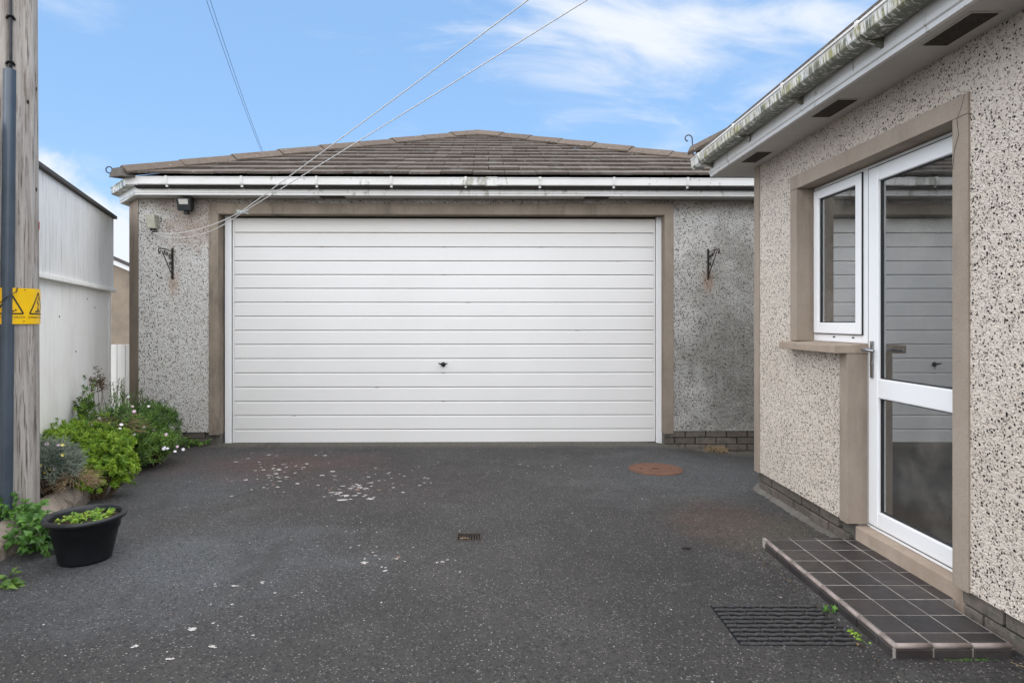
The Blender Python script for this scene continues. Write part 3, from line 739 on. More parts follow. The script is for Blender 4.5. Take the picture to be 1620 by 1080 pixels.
fi.add([(a-hx, b-hy, c) for a, b, c in fv], [(i*3+j, i*3+j+1, i*3+j+4, i*3+j+3) for i in range(ny) for j in range(2)])
fi.build('concrete_fillet', 'mortar', house)
# window
win = HB(); FX = 2.105
win.box(FX, FX+.07, YM, YM+.055, ZS+.002, ZH-.002); win.box(FX, FX+.07, YF-.04, YF-.002, ZS+.002, ZH-.002)
win.box(FX, FX+.07, YM+.055, YF-.04, ZS+.002, ZS+.065); win.box(FX, FX+.07, YM+.055, YF-.04, ZH-.045, ZH-.002)
window = win.build('window', 'upvc', house, bevel=.003)
s = HB(); sx = FX-.014; a, b_, c, d = YM+.042, YF-.022, ZS+.052, ZH-.026; t_ = .058
s.box(sx, sx+.05, a, a+t_, c, d); s.box(sx, sx+.05, b_-t_, b_, c, d); s.box(sx, sx+.05, a+t_, b_-t_, c, c+t_+.01); s.box(sx, sx+.05, a+t_, b_-t_, d-t_, d)
s.build('window_sash', 'upvc', window, bevel=.007, seg=3)
def gasket_and_gap_shade(x, a, b_, c, d, par, t=.006):
    k = HB(); k.box(x, x+.01, a, a+t, c, d); k.box(x, x+.01, b_-t, b_, c, d); k.box(x, x+.01, a+t, b_-t, c, c+t); k.box(x, x+.01, a+t, b_-t, d-t, d); k.build('gasket_and_gap_shade', 'gasket_and_gap_shade', par)
ga, gb, gc, gd = a+t_, b_-t_, c+t_+.01, d-t_
gasket_and_gap_shade(sx+.014, ga, gb, gc, gd, window)
gasket_and_gap_shade(FX-.009, a-.004, b_+.004, c-.004, d+.004, window, .0038)  # black rim painted in as the shadow gap between sash and frame
HB().box(sx+.022, sx+.026, ga, gb, gc, gd).build('window_pane', 'glass', window)
wh = HB()
for y in (3.72, 3.93): wh.box(FX-.0015, FX+.002, y-.012, y+.012, ZS+.028, ZS+.036)
wh.build('drain_slot', 'dark_gap', window)
# door
df = HB(); df.box(FX, FX+.07, YM-.032, YM-.001, .146, ZH-.002); df.box(FX, FX+.07, YN+.001, YN+.03, .146, ZH-.002); df.box(FX, FX+.07, YN+.03, YM-.032, ZH-.032, ZH-.002); df.box(FX-.006, FX+.07, YN+.03, YM-.032, .146, .172)
gdoor = df.build('glazed_door', 'upvc', house, bevel=.003)
DX = FX-.010; a, b_, c, d = YN+.022, YM-.024, .166, ZH-.024; st = .088
s = HB(); s.box(DX, DX+.06, a, a+st, c, d); s.box(DX, DX+.06, b_-st, b_, c, d)
s.box(DX, DX+.06, a+st, b_-st, c, c+.088); s.box(DX, DX+.06, a+st, b_-st, d-.08, d); s.box(DX, DX+.06, a+st, b_-st, .878, .985)
gasket_and_gap_shade(FX-.007, a-.004, b_+.004, c-.004, d+.004, gdoor, .0038)  # dark strip round the leaf, stands in for its shadow gap
s.build('door_leaf', 'upvc', gdoor, bevel=.008, seg=3)
for z0, z1 in ((c+.088, .878), (.985, d-.08)):
    gasket_and_gap_shade(DX+.016, a+st, b_-st, z0, z1, gdoor)
    HB().box(DX+.024, DX+.028, a+st, b_-st, z0, z1).build('door_pane', 'glass', gdoor)
# white inner glazing bar seen through the glass
hd = HB(); hd.box(DX-.009, DX+.001, 3.497, 3.525, .985, 1.19); hb_ = hd.build('handle_plate', 'chrome', gdoor, bevel=.004)
HB().tube([(DX-.004, 3.511, 1.142), (DX-.052, 3.511, 1.142), (DX-.060, 3.504, 1.142), (DX-.060, 3.47, 1.141), (DX-.056, 3.41, 1.139)], [.010, .009, .010, .009, .007], 12).build('door_handle', 'chrome', gdoor, smooth=True)
HB().tube([(DX-.012, 3.511, 1.06), (DX-.001, 3.511, 1.06)], .009, 12).build('lock_cylinder', 'chrome', gdoor)
# room behind
r = HB(); r.box(2.26, 5.6, 4.55, 4.6, .1, 2.6); r.box(4.3, 4.35, .95, 4.55, .1, 2.6); r.box(2.26, 5.6, .9, .95, .1, 2.6); r.box(2.26, 5.6, .95, 4.55, 2.52, 2.6)
r.build('room_wall', 'room', house)
HB().box(2.26, 5.6, .95, 4.55, .1, .15).build('room_floor', 'room_floor', house)
cu = HB(); n = 90
vs = []
for i in range(n+1):
    y = 3.93+.36*i/n; x = 2.30+.018*math.sin(i*.42)+.006*math.sin(i*1.3); vs += [(x, y, .2), (x, y, 2.3)]
cu.add(vs, [(2*i, 2*i+1, 2*i+3, 2*i+2) for i in range(n)]); cu.build('curtain', 'curtain', house, smooth=True)
# eaves of the house
HE = [(1.755, -5.2), (1.755, 5.17), (9.2, 5.17)]   # outward is west / north: travel must keep it on the right -> reverse
HEr = HE[::-1]
def hs(prof, path=HEr): return HB().sweep(prof, path)
HEp = [Vector(p) for p in HE]
# right-hand side when travelling +y along x=const is +x, so travel -y (reversed path) gives -x
hs([(-.02, 2.478), (0, 2.478), (0, 2.50), (.008, 2.506), (.008, 2.53), (.0, 2.536), (0, 2.645), (-.02, 2.645)]).build('fascia', 'fascia_house', house)
sof = HB(); sof.prism([(1.775, -5.1), (2.05, -5.1), (2.05, 4.83), (9, 4.83), (9, 5.15), (1.775, 5.15)], 2.479, 2.49)
soffit = sof.build('soffit', 'soffit', house)
for y in (4.40, 3.36, 2.415, 1.40, .4):
    HB().box(1.82, 1.925, y, y+.28, 2.4725, 2.481).build('soffit_vent', 'vent', soffit, bevel=.002, seg=1)
    HB().box(1.812, 1.933, y-.008, y+.288, 2.4755, 2.4785).build('vent_rim', 'soffit', soffit)
hg = [(.006, 2.65), (.008, 2.592), (.022, 2.572), (.09, 2.572), (.108, 2.59), (.113, 2.64), (.119, 2.643), (.119, 2.654), (.105, 2.654), (.105, 2.645), (.1, 2.594), (.086, 2.579), (.024, 2.579), (.014, 2.594), (.012, 2.65)]
hgut = HB().sweep(hg, [(1.755, 5.30), (1.755, -5.2)]).build('gutter', 'gutter_house', house)
HB().sweep([(.003, 2.652), (.005, 2.59), (.02, 2.568), (.092, 2.568), (.112, 2.588), (.117, 2.64), (.122, 2.658)], [(1.755, 5.305), (1.755, 5.285)]).build('end_stop', 'gutter_garage', hgut)
hbk = MB().sweep([(o, z-.131) for o, z in bk], [(0, .011), (0, -.011)])
hbk.hexa([(.0,-.009,2.535),(.0,.009,2.535),(-.06,.009,2.56),(-.06,-.009,2.56),(.0,-.009,2.57),(.0,.009,2.57),(-.07,.009,2.57),(-.07,-.009,2.57)])
hbm = hbk.mesh('gutter_bracket', 'gutter_house')
for k in range(9): piece('gutter_bracket', hbm, hgut, (1.755-hx, 5.10-.745*k-hy, 0))
hun = MB().sweep([(o+(.004 if o > .06 else -.003), z+(-.005 if z < 2.61 else .004)) for o, z in hg], [(0, .06), (0, -.06)]).mesh('gutter_union', 'gutter_garage')
piece('gutter_union', hun, hgut, (1.755-hx, 5.15-hy, 0))
# house roof
R = HB(); e0 = (1.68, 5.25, 2.645); rp = .4356
R.add([e0, (1.68, -5.3, 2.645), (9.3, 5.25, 2.645), (9.3, -5.3, 2.645), (5.49, 1.44, 2.645+3.81*rp), (5.49, -1.5, 2.645+3.81*rp)], [(0,1,5,4), (0,4,2), (2,4,5,3), (3,5,1), (0,2,3,1)])
hroof = R.build('roof', 'roof_dark', house)
ct = HB(); L_ = math.hypot(3.81, 3.81*rp)
for k in range(13):
    for j in range(-16, 33):
        y0 = -5.3+.33*(j+16)+(k % 2)*.165; y1 = y0+.326; dd0 = k*.305; dd1 = dd0+.36
        x0 = 1.66+dd0*.917; x1 = 1.66+dd1*.917
        ym0 = 5.25-(x0-1.68); ym1 = 5.25-(x1-1.68)
        if y0 > ym0-.05: continue
        z0 = 2.645+dd0*.3995; z1 = 2.645+dd1*.3995
        a1, b1 = min(y1, ym0), max(min(y1, ym1), y0+.001)
        ct.hexa([(x0,y0,z0+.02),(x0,a1,z0+.02),(x1,b1,z1),(x1,min(y0,ym1),z1),(x0,y0,z0+.045),(x0,a1,z0+.045),(x1,b1,z1+.022),(x1,min(y0,ym1),z1+.022)])
ct.build('tile_course', 'roof_tile', house, kind='stuff')
hip_cap((1.66-hx, 5.27-hy, 2.665), (5.49-hx, 1.44-hy, 2.66+3.81*rp), hroof, zoff=.03)
# scroll iron at the foot of the house hip
pts = [(1.80-hx, 5.18-hy, 2.70), (1.70-hx, 5.30-hy, 2.675), (1.665-hx, 5.33-hy, 2.70), (1.66-hx, 5.335-hy, 2.84)]
for k in range(14):
    a = -.1+k/13*1.5*PI; rr = .034*(1-.35*k/13); pts.append((1.66-hx-.034+math.cos(a)*rr, 5.335-hy, 2.84+math.sin(a)*rr))
MB().tube(pts, .0055, 8).build('hip_iron', 'wire', hroof, smooth=True)

# ------------------------------------------------------------------ tiled step
SX, SY, SZ = 1.515, 2.405, .070
step = thing('tiled_step', (SX, SY, 0), 'low step of dark brown quarry tiles with pale bullnose edge below the house door', 'step')
MB().box(.004, .455, .004, 1.192, -.1, SZ-.0016).build('grout_bed', 'grout', step)
MB().box(.4552, .52, .395, 1.172, -.1, SZ-.0016).build('grout_bed', 'grout', step)
cols = [(.020, .148), (.155, .298), (.305, .450)]
for (x0, x1) in cols+[(.457, .518)]:
    for k in range(9):
        y0, y1 = .020+k*.150, .020+k*.150+.143
        if k == 0: y0, y1 = .020, .092
        else: y0, y1 = .099+(k-1)*.1505, .099+(k-1)*.1505+.1428
        if y1 > 1.19: y1 = 1.19
        if y0 > 1.18: continue
        if x0 > .45:
            if y0 < .36: continue
            y1 = min(y1, 1.17)
        MB().box(0, x1-x0, 0, y1-y0, -.012, 0).build('quarry_tile', 'step_tile', step, bevel=.0012, seg=1, loc=(x0, y0, SZ+random.uniform(-.0008, .0012)))
# bullnose trims
k = 0
ysp = [0, .092]+[.092+.1505*i for i in range(1, 8)]
for i in range(len(ysp)-1):
    a, b_ = ysp[i]+.002, ysp[i+1]-.002
    MB().tube([(.009, a, SZ-.008), (.009, b_, SZ-.008)], .010, 10).build('bullnose_edge', 'bullnose', step, smooth=True)
for x0, x1 in ((0, .1515), (.1515, .3015), (.3015, .455)):
    MB().tube([(x0+.003, .009, SZ-.008), (x1-.002, .009, SZ-.008)], .010, 10).build('bullnose_edge', 'bullnose', step, smooth=True)
    MB().box(x0+.006, x1-.004, -.004, .008, -.03, SZ-.017).build('riser_tile', 'step_tile', step, bevel=.002, seg=1)
for i in range(len(ysp)-1):
    MB().box(-.004, .008, ysp[i]+.004, ysp[i+1]-.004, -.03, SZ-.017).build('riser_tile', 'step_tile', step, bevel=.002, seg=1)
MB().box(-.002, .006, -.002, .006, -.03, SZ-.015).build('corner_grout', 'grout', step)

# ------------------------------------------------------------------ rubber mat
mat_ = thing('rubber_mat', (.985, 2.545, 0), 'black ribbed rubber link doormat lying on the asphalt before the step', 'doormat')
nr = 10; MW, MD = .515, .335
for i in range(nr):
    y = MD*i/(nr-1); v = []; n = 40; prof_n = 6
    m = MB(); ptsu = []
    for k in range(n+1):
        x = MW*k/n+.0; seg = (x/(MW/6)+(.5 if i % 2 else 0)) % 1
        z = .0045+.0025*(1 if .06 < seg < .94 else 0)+random.uniform(-.0012, .0012)
        yy = y+.0018*math.sin(seg*2*PI)+random.uniform(-.0008, .0008)
        ptsu.append((x, yy, z, .0090 if .04 < seg < .96 else .0065))
    vs = []
    for x, yy, z, hw in ptsu: vs += [(x, yy-hw, .003), (x, yy-hw*.85, z), (x, yy+hw*.85, z), (x, yy+hw, .003)]
    fs = [(a*4+b, a*4+b+1, a*4+b+5, a*4+b+4) for a in range(n) for b in range(3)]+[(0,1,2,3), (n*4+3, n*4+2, n*4+1, n*4)]
    m.add(vs, fs); m.build('rib', 'black_rubber', mat_)
MB().box(-.004, MW+.004, -.008, MD+.008, .0005, .0022).build('rib_gap_shade', 'dark_gap', mat_)  # black sheet under the ribs, paints the shade in their gaps
for i in range(6):
    x = MW*(i+.5)/6; MB().tube([(x, 0, .004), (x, MD, .004)], .003, 6).build('link_rod', 'black_iron', mat_)

# ------------------------------------------------------------------ manhole and gully
mx_, my_ = gp(1037, 742)
mc = thing('manhole_cover', (mx_, my_, gz(mx_, my_)), 'round rust coloured manhole cover set in the asphalt near the garage', 'manhole cover')
MB().lathe([(0, .006), (.205, .006), (.209, .003), (.209, -.02)], n=64).build('cover', 'rust', mc)
MB().lathe([(.211, -.02), (.211, .005), (.232, .0055), (.236, -.01)], n=64).build('rim', 'rust', mc)
kh = MB(); kh.box(-.03, .03, -.008, .008, .0055, .0075); kh.box(-.14, -.12, -.006, .006, .0055, .0075); kh.box(.12, .14, -.006, .006, .0055, .0075); kh.build('key_slot', 'dark_gap', mc)
gl = thing('gully_grate', ((GX0+GX1)/2, (GY0+GY1)/2, 0), 'small rectangular iron drain grate sunk in the middle of the drive', 'drain')
hw, hh = (GX1-GX0)/2, (GY1-GY0)/2
pit = MB().add([(-hw,-hh,.0),(hw,-hh,.0),(hw,hh,.0),(-hw,hh,.0),(-hw,-hh,-.2),(hw,-hh,-.2),(hw,hh,-.2),(-hw,hh,-.2)], [(0,1,5,4),(1,2,6,5),(2,3,7,6),(3,0,4,7),(4,5,6,7)]); pit.build('pit', 'mortar', gl)
f = MB(); f.box(-hw, hw, -hh, -hh+.012, -.03, .004); f.box(-hw, hw, hh-.012, hh, -.03, .004); f.box(-hw, -hw+.012, -hh+.012, hh-.012, -.03, .004); f.box(hw-.012, hw, -hh+.012, hh-.012, -.03, .004)
f.build('grate_frame', 'vent', gl, bevel=.002, seg=1)
for i in range(8):
    x = -hw+.022+i*(2*hw-.044)/7; MB().box(x-.0045, x+.0045, -hh+.012, hh-.012, -.03, -.004).build('grate_bar', 'black_iron', gl)
MB().tube([(-.045, -.055, .012), (-.02, -.02, .002), (.0, .0, -.01)], .0035, 6).build('twig', 'dry', gl)

# lichen spots on the drive
def disc(m, x, y, r):
    n = 11; ph = random.random()*6; e = random.uniform(.6, 1)
    z = gz(x, y)+.004
    vs = [(x, y, z+.001)]+[(x+math.cos(2*PI*k/n+ph)*r*random.uniform(.7, 1.1), y+math.sin(2*PI*k/n+ph)*r*e*random.uniform(.7, 1.1), z-.001) for k in range(n)]
    m.add(vs, [(0, 1+k, 1+(k+1) % n) for k in range(n)])
_disc = disc
def disc(m, x, y, r):
    r *= .78
    _disc(m, x, y, r)
    if r > .009:
        for _ in range(3): a = random.random()*6; _disc(m, x+math.cos(a)*r*1.0, y+math.sin(a)*r*.9, r*random.uniform(.2, .5))
lm = MB(); lm.raw = True; lp = MB(); lp.raw = True
rg = random.Random(3)
for cx, cy, sx_, sy_, n, r in ((440, 745, 60, 20, 60, .022), (555, 778, 38, 13, 48, .024), (650, 760, 90, 20, 36, .016), (840, 740, 140, 22, 30, .012), (600, 880, 70, 22, 16, .010), (330, 960, 120, 50, 22, .009), (560, 820, 200, 60, 30, .007), (420, 770, 60, 12, 16, .016)):
    for i in range(n):
        x, y = gp(cx+rg.gauss(0, sx_*.6), cy+rg.gauss(0, sy_*.65)); 
        if y < 6.6 and y > 2: disc(lm if rg.random() > .1 else lp, x, y, r*rg.uniform(.25, 1.25))
for px, py, r in ((576, 890, .022), (609, 903, .015), (630, 881, .017), (568, 863, .011), (590, 874, .011), (700, 889, .015), (415, 921, .014), (370, 927, .016), (367, 956, .011), (305, 995, .022), (337, 986, .010), (270, 1043, .014), (336, 1023, .016), (577, 884, .010), (604, 897, .01), (215, 1022, .014), (692, 890, .012), (500, 935, .006), (1235, 945, .011), (960, 952, .006), (468, 942, .006), (590, 934, .006)):
    disc(lm if px != 630 else lp, *gp(px, py), r)
    if r > .013: disc(lm, *gp(px+rg.uniform(-6, 6), py+rg.uniform(-3, 3)), r*.7)
for i in range(620):
    x = rg.uniform(-3, 2.6); y = 1.9+4.8*rg.random()**1.3
    if (x > 1.45 and y < 4.9) or (x < -2.4 and y < 6): continue
    disc(lm, x, y, rg.uniform(.0016, .0055))
lm.build('lichen_patch', 'lichen', kind='stuff', label='pale round lichen spots on the asphalt')
lp.build('lichen_patch', 'lichen_pink', kind='stuff', label='pinkish lichen spots on the asphalt')
# grit and litter along the foot of walls
gr = MB(); 
def crumb(m, x, y, z, s):
    q = [Vector((rg.uniform(-1, 1), rg.uniform(-1, 1), rg.uniform(-.3, .8)))*s+Vector((x, y, z)) for _ in range(4)]
    m.add(q, [(0,1,2), (0,3,1), (1,3,2), (2,3,0)])
for i in range(900):
    k = rg.random()
    if k < .4: x = 2.0-abs(rg.gauss(0, .10)); y = rg.uniform(1.2, 4.9)
    elif k < .6: x = 1.50-abs(rg.gauss(0, .06)); y = rg.uniform(2.3, 3.7)
    elif k < .72: x = rg.uniform(1.5, 2.1); y = 2.38-abs(rg.gauss(0, .12))
    elif k < .86: x = rg.uniform(1.9, 3.1); y = 6.83-abs(rg.gauss(0, .06))
    else: x = rg.uniform(-3.2, 1.8); y = 6.85-abs(rg.gauss(0, .08))
    if 1.5 < x < 2.05 and 2.4 < y < 3.6: continue
    crumb(gr, x, y, gz(x, y)+.002, rg.uniform(.002, .006))
gr.build('grit', 'kerb', kind='stuff', label='loose grit along the foot of the walls')
lt = MB()
for i in range(160):
    x, y = (2.0-abs(rg.gauss(0, .07)), rg.uniform(1.8, 2.42)) if rg.random() < .6 else (1.49-abs(rg.gauss(0, .03)), rg.uniform(2.4, 3.6))
    crumb(lt, x, y, .004, rg.uniform(.004, .012))
lt.build('leaf_litter', 'leafdebris', kind='stuff', label='brown leaf litter round the step')
dm = MB()
for i in range(9): crumb(dm, gp(1086, 869)[0]+rg.uniform(-.02, .02), gp(1086, 869)[1]+rg.uniform(-.006, .006), .004, .012)
dm.build('dead_leaf', 'roof_dark', kind='stuff', label='dark clump of dead leaf on the drive')

# ------------------------------------------------------------------ utility pole
PX, PYY = -2.947, 3.85
pole = thing('utility_pole', (PX, PYY, 0), 'weathered grey timber utility pole at the left edge of the drive', 'utility pole')
m = MB(); nseg = 120; zz = lin(-.1, 7.5, .09); rgp = random.Random(5)
cracks = [(-.25, .016, .05), (.42, .010, .035), (-.9, .012, .05), (1.0, .007, .03), (.75, .006, .02), (2.2, .01, .05), (3.3, .01, .05)]
phi0 = math.atan2(-PYY, -PX)
for z in zz:
    rad = .137-.0042*z
    for k in range(nseg):
        a = 2*PI*k/nseg; th = (a-phi0+PI) % (2*PI)-PI; rr = rad*(1+.02*math.sin(3*a+z*.7)+.008*math.sin(11*a+z*1.3))
        for ca_, dp, wd in cracks:
            cc = ca_+.05*math.sin(z*1.7+ca_*9)+.02*math.sin(z*5+ca_*3)
            dd = abs((th-cc+PI) % (2*PI)-PI)
            if dd < wd: rr -= dp*(1-dd/wd)*(.5+.5*math.sin(z*1.1+ca_*5))
        m.v.append((rr*math.cos(a)+.003*z, rr*math.sin(a), z))
for i in range(len(zz)-1):
    for k in range(nseg): m.f.append((i*nseg+k, i*nseg+(k+1) % nseg, (i+1)*nseg+(k+1) % nseg, (i+1)*nseg+k))
m.build('pole_shaft', 'timber', pole, smooth=True)
def pc(th, r, z):   # point on the pole, th from the camera-facing side
    a = phi0+th; return Vector((r*math.cos(a)+.003*z, r*math.sin(a), z))
# half-round cable guard with flanges
gu = MB(); n = 16; zg = lin(.1, 2.79, .15)
for z in zg:
    th0 = -.13-.10*(2.79-z)/2.7; R0 = .137-.0042*z+.002
    base = pc(th0, R0, z); ax = Vector((math.cos(phi0+th0), math.sin(phi0+th0), 0)); tn = Vector((-ax.y, ax.x, 0))
    w_ = .023+.005*(2.79-z)/2.7
    loop = [(-w_-.008, -.006), (-w_-.008, .001), (-w_, .003)]+[(-w_*math.cos(PI*k/n), .003+w_*1.1*math.sin(PI*k/n)) for k in range(1, n)]+[(w_, .003), (w_+.008, .001), (w_+.008, -.006)]
    for o, h_ in loop: gu.v.append(tuple(base+tn*o+ax*h_))
nl = len(loop)
for i in range(len(zg)-1):
    for k in range(nl-1): gu.f.append((i*nl+k, i*nl+k+1, (i+1)*nl+k+1, (i+1)*nl+k))
gu.build('cable_guard', 'grey_conduit', pole, smooth=True)
MB().tube([pc(-.10-.02*math.sin(z*2), .137-.0042*z+.012, z) for z in lin(2.7, 7.4, .2)], .009, 10).build('cable', 'cable', pole, smooth=True)
for z in (2.83, 3.10, 3.5, 4.0):
    q = MB(); q.tube([pc(-.25, .128, z-.01), pc(-.17, .145, z), pc(-.10, .156, z+.002), pc(-.03, .145, z), pc(.05, .128, z-.01)], .008, 8); q.build('cable_clip', 'black_plastic', pole)
MB().tube([pc(-.55, .142, 1.40), pc(-.35, .165, 1.41), pc(-.12, .185, 1.445), pc(.12, .16, 1.475), pc(.16, .142, 1.50)], .003, 6).build('tie_wire', 'cable', pole)
tp = MB()
for z0, z1 in ((1.865, 1.915),):
    a = [pc(1.30+.04*i, .1345, z0) for i in range(6)]; b_ = [pc(1.30+.04*i, .1345, z1) for i in range(6)]
    tp.add(a+b_, [(i, i+1, i+7, i+6) for i in range(5)])
tp.build('red_tag', 'red_tape', pole)
# sign
SR = .1395; Z0, Z1 = 1.283, 1.497
sign = thing('danger_sign', (PX, PYY, 0), 'yellow danger of death warning plate wrapped round the timber pole', 'sign')
sg = MB(); n = 40
for r_ in (SR, SR-.0015):
    for z in (Z0, Z1):
        for i in range(n+1): sg.v.append(tuple(pc(-1.6+3.05*i/n, r_, z)))
for q in (0, 2):
    for i in range(n): sg.f.append(((q*(n+1))+i, q*(n+1)+i+1, (q+1)*(n+1)+i+1, (q+1)*(n+1)+i))
for i in range(n): sg.f += [(i, i+1, 2*(n+1)+i+1, 2*(n+1)+i), ((n+1)+i, (n+1)+i+1, 3*(n+1)+i+1, 3*(n+1)+i)]
sg.f += [(0, n+1, 3*(n+1), 2*(n+1)), (n, 2*n+1, 4*n+3, 3*n+2)]
sg.build('plate', 'sign_yellow', sign)
def bent(m, pts2, r=SR+.0012): return [tuple(pc(x/SR, r, z)) for x, z in pts2]
def seg_strip(m, p, q, w_):
    p = Vector(p); q = Vector(q); d = (q-p).normalized(); nrm = Vector((-d.y, d.x))*w_/2; N_ = 10
    a = [p+(q-p)*i/N_+nrm for i in range(N_+1)]; b_ = [p+(q-p)*i/N_-nrm for i in range(N_+1)]
    m.add(bent(m, [(v.x, v.y) for v in a+b_]), [(i, i+1, i+N_+2, i+N_+1) for i in range(N_)])
txt_c = bpy.data.curves.new('words', 'FONT'); txt_c.body = 'DANGER OF DEATH'; txt_c.size = .0175; txt_c.align_x = 'CENTER'
txt_o = bpy.data.objects.new('words', txt_c); COL.objects.link(txt_o)
dg = bpy.context.evaluated_depsgraph_get(); tme = bpy.data.meshes.new_from_object(txt_o.evaluated_get(dg))
TV = [(v.co.x, v.co.y) for v in tme.vertices]; TF = [tuple(p.vertices) for p in tme.polygons]
bpy.data.objects.remove(txt_o)
for cth in (-.09, 1.10, -1.28):
    cx = cth*SR
    m = MB(); hwid = .066; zb, zt = 1.345, 1.475
    for p, q in (((cx-hwid, zb), (cx+hwid, zb)), ((cx+hwid, zb), (cx, zt)), ((cx, zt), (cx-hwid, zb))): seg_strip(m, p, q, .0085)
    for r_ in ((cx, zb), ): pass
    m.build('warning_triangle', 'sign_black', sign)
    m = MB()
    for p, q, w_ in (((cx+.006, 1.445), (cx-.010, 1.408), .007), ((cx-.010, 1.408), (cx+.008, 1.408), .006), ((cx+.008, 1.408), (cx-.004, 1.375), .006), ((cx-.030, 1.357), (cx+.022, 1.361), .008), ((cx-.012, 1.366), (cx+.012, 1.374), .008), ((cx+.024, 1.366), (cx+.032, 1.366), .010)): seg_strip(m, p, q, w_)
    m.build('bolt_symbol', 'sign_black', sign)
    m = MB(); m.raw = True; m.add(bent(m, [(cx+x*.92, 1.318+z) for x, z in TV]), TF); m.build('lettering', 'sign_black', sign)
for th, z in ((.43, 1.487), (.40, 1.300)):
    MB().tube([pc(th, SR-.004, z), pc(th, SR+.003, z)], .003, 8).build('nail', 'black_iron', sign)

# ------------------------------------------------------------------ white outbuilding on the left
WN = Vector((-2.554, 2.2)); WU = Vector((-.3437, .939)).normalized(); WL = 5.32
ob = thing('white_outbuilding', (WN.x, WN.y, 0), 'long white boarded outbuilding wall behind the timber pole', 'outbuilding', math.atan2(WU.y, WU.x))
# local x runs along the wall, local -y faces the drive
MB().box(0, WL-.10, 0, .2, -.2, 1.63).build('lower_wall', 'lower_white', ob)
MB().box(WL-.10, WL, -.006, .2, -.2, 1.63).build('corner_post', 'lower_white', ob, bevel=.004)
k = 0; bw = WL/8; 
for i in range(8):
    MB().box(i*bw+.0015, (i+1)*bw-.0015, -.030, .2, 1.672, 2.462).build('upper_board', 'upper_board', ob, bevel=.0015, seg=1)
MB().box(-.02, WL+.012, -.055, .1, 1.632, 1.669).build('ledge', 'lower_white', ob, bevel=.005)
MB().box(-.03, WL+.03, -.062, .22, 2.465, 2.500).build('roof_capping', 'capping', ob, bevel=.005)
nl_ = MB()
for sx_, z in ((3.4, 1.34), (4.3, 1.52), (4.6, 1.44), (3.9, 1.02)): nl_.box(sx_-.004, sx_+.005, -.004, .0, z-.008, z+.007)
nl_.build('nail_hole', 'dark_gap', ob)
# ivy of cracks skipped; board gate beyond
gt = thing('board_gate', (-4.6, 7.36, 0), 'low white painted board gate between outbuilding and garage', 'gate')
for i in range(6): MB().box(i*.098, i*.098+.092, 0, .025, .03, 1.03+random.uniform(-.006, .006)).build('board', 'lower_white', gt, bevel=.003, seg=1)
MB().box(0, .59, .025, .06, .25, .34).build('rail', 'lower_white', gt); MB().box(0, .59, .025, .06, .75, .84).build('rail', 'lower_white', gt)
# beige shed far behind
sh = thing('beige_shed', (-6.0, 10.5, 0), 'beige rendered shed with pale verge seen through the gap beside the garage', 'shed')
def zt_(x): return 2.30-.42*(x+.45)
MB().hexa([(-2.4,0,-.1),(1.6,0,-.1),(1.6,3,-.1),(-2.4,3,-.1),(-2.4,0,zt_(-2.4)),(1.6,0,zt_(1.6)),(1.6,3,zt_(1.6)-2.4+1.2),(-2.4,3,zt_(-2.4)-1.2)]).build('wall', 'beige_wall', sh)
MB().hexa([(-2.5,-.08,zt_(-2.5)),(1.7,-.08,zt_(1.7)),(1.7,.4,zt_(1.7)-.16),(-2.5,.4,zt_(-2.5)-.16),(-2.5,-.08,zt_(-2.5)+.12),(1.7,-.08,zt_(1.7)+.07),(1.7,.4,zt_(1.7)-.09),(-2.5,.4,zt_(-2.5)-.04)]).build('verge_board', 'upvc', sh)
MB().hexa([(-2.5,-.14,zt_(-2.5)+.125),(1.7,-.14,zt_(1.7)+.075),(1.7,3.1,zt_(1.7)-1.16),(-2.5,3.1,zt_(-2.5)-1.11),(-2.5,-.14,zt_(-2.5)+.18),(1.7,-.14,zt_(1.7)+.12),(1.7,3.1,zt_(1.7)-1.12),(-2.5,3.1,zt_(-2.5)-1.06)]).build('roof', 'capping', sh)

# ------------------------------------------------------------------ planted bed
bed = [(-2.66, 3.3), (-2.72, 3.7), (-2.84, 4.2), (-2.93, 4.55), (-3.1, 5.3), (-3.3, 6.1), (-3.5, 6.72)]
def wall_x(y): return WN.x+(y-WN.y)*WU.x/WU.y
so_ = MB(); nb = 40; cols_ = 8; rgb = random.Random(9)
def bedx(y):
    for (x0, y0), (x1, y1) in zip(bed, bed[1:]):
        if y <= y1: return x0+(x1-x0)*(y-y0)/(y1-y0)
    return bed[-1][0]
def bedx2(y): return bedx(max(3.3, y))-(.0 if y > 3.3 else (y-3.3)*.12)
for i in range(nb+1):
    y = 2.3+(6.85-2.3)*i/nb; xa = bedx2(y)-.05; xb = wall_x(y)-.02
    if y > 6.6: xb = -4.4
    for j in range(cols_+1):
        x = xa+(xb-xa)*j/cols_; so_.v.append((x, y, (.10+.03*math.sin(j)+rgb.uniform(-.012, .012))*(1 if j else .9)))
for i in range(nb):
    for j in range(cols_): a = i*(cols_+1)+j; so_.f.append((a, a+1, a+cols_+2, a+cols_+1))
so_.build('planting_soil', 'soil', kind='structure', smooth=True)
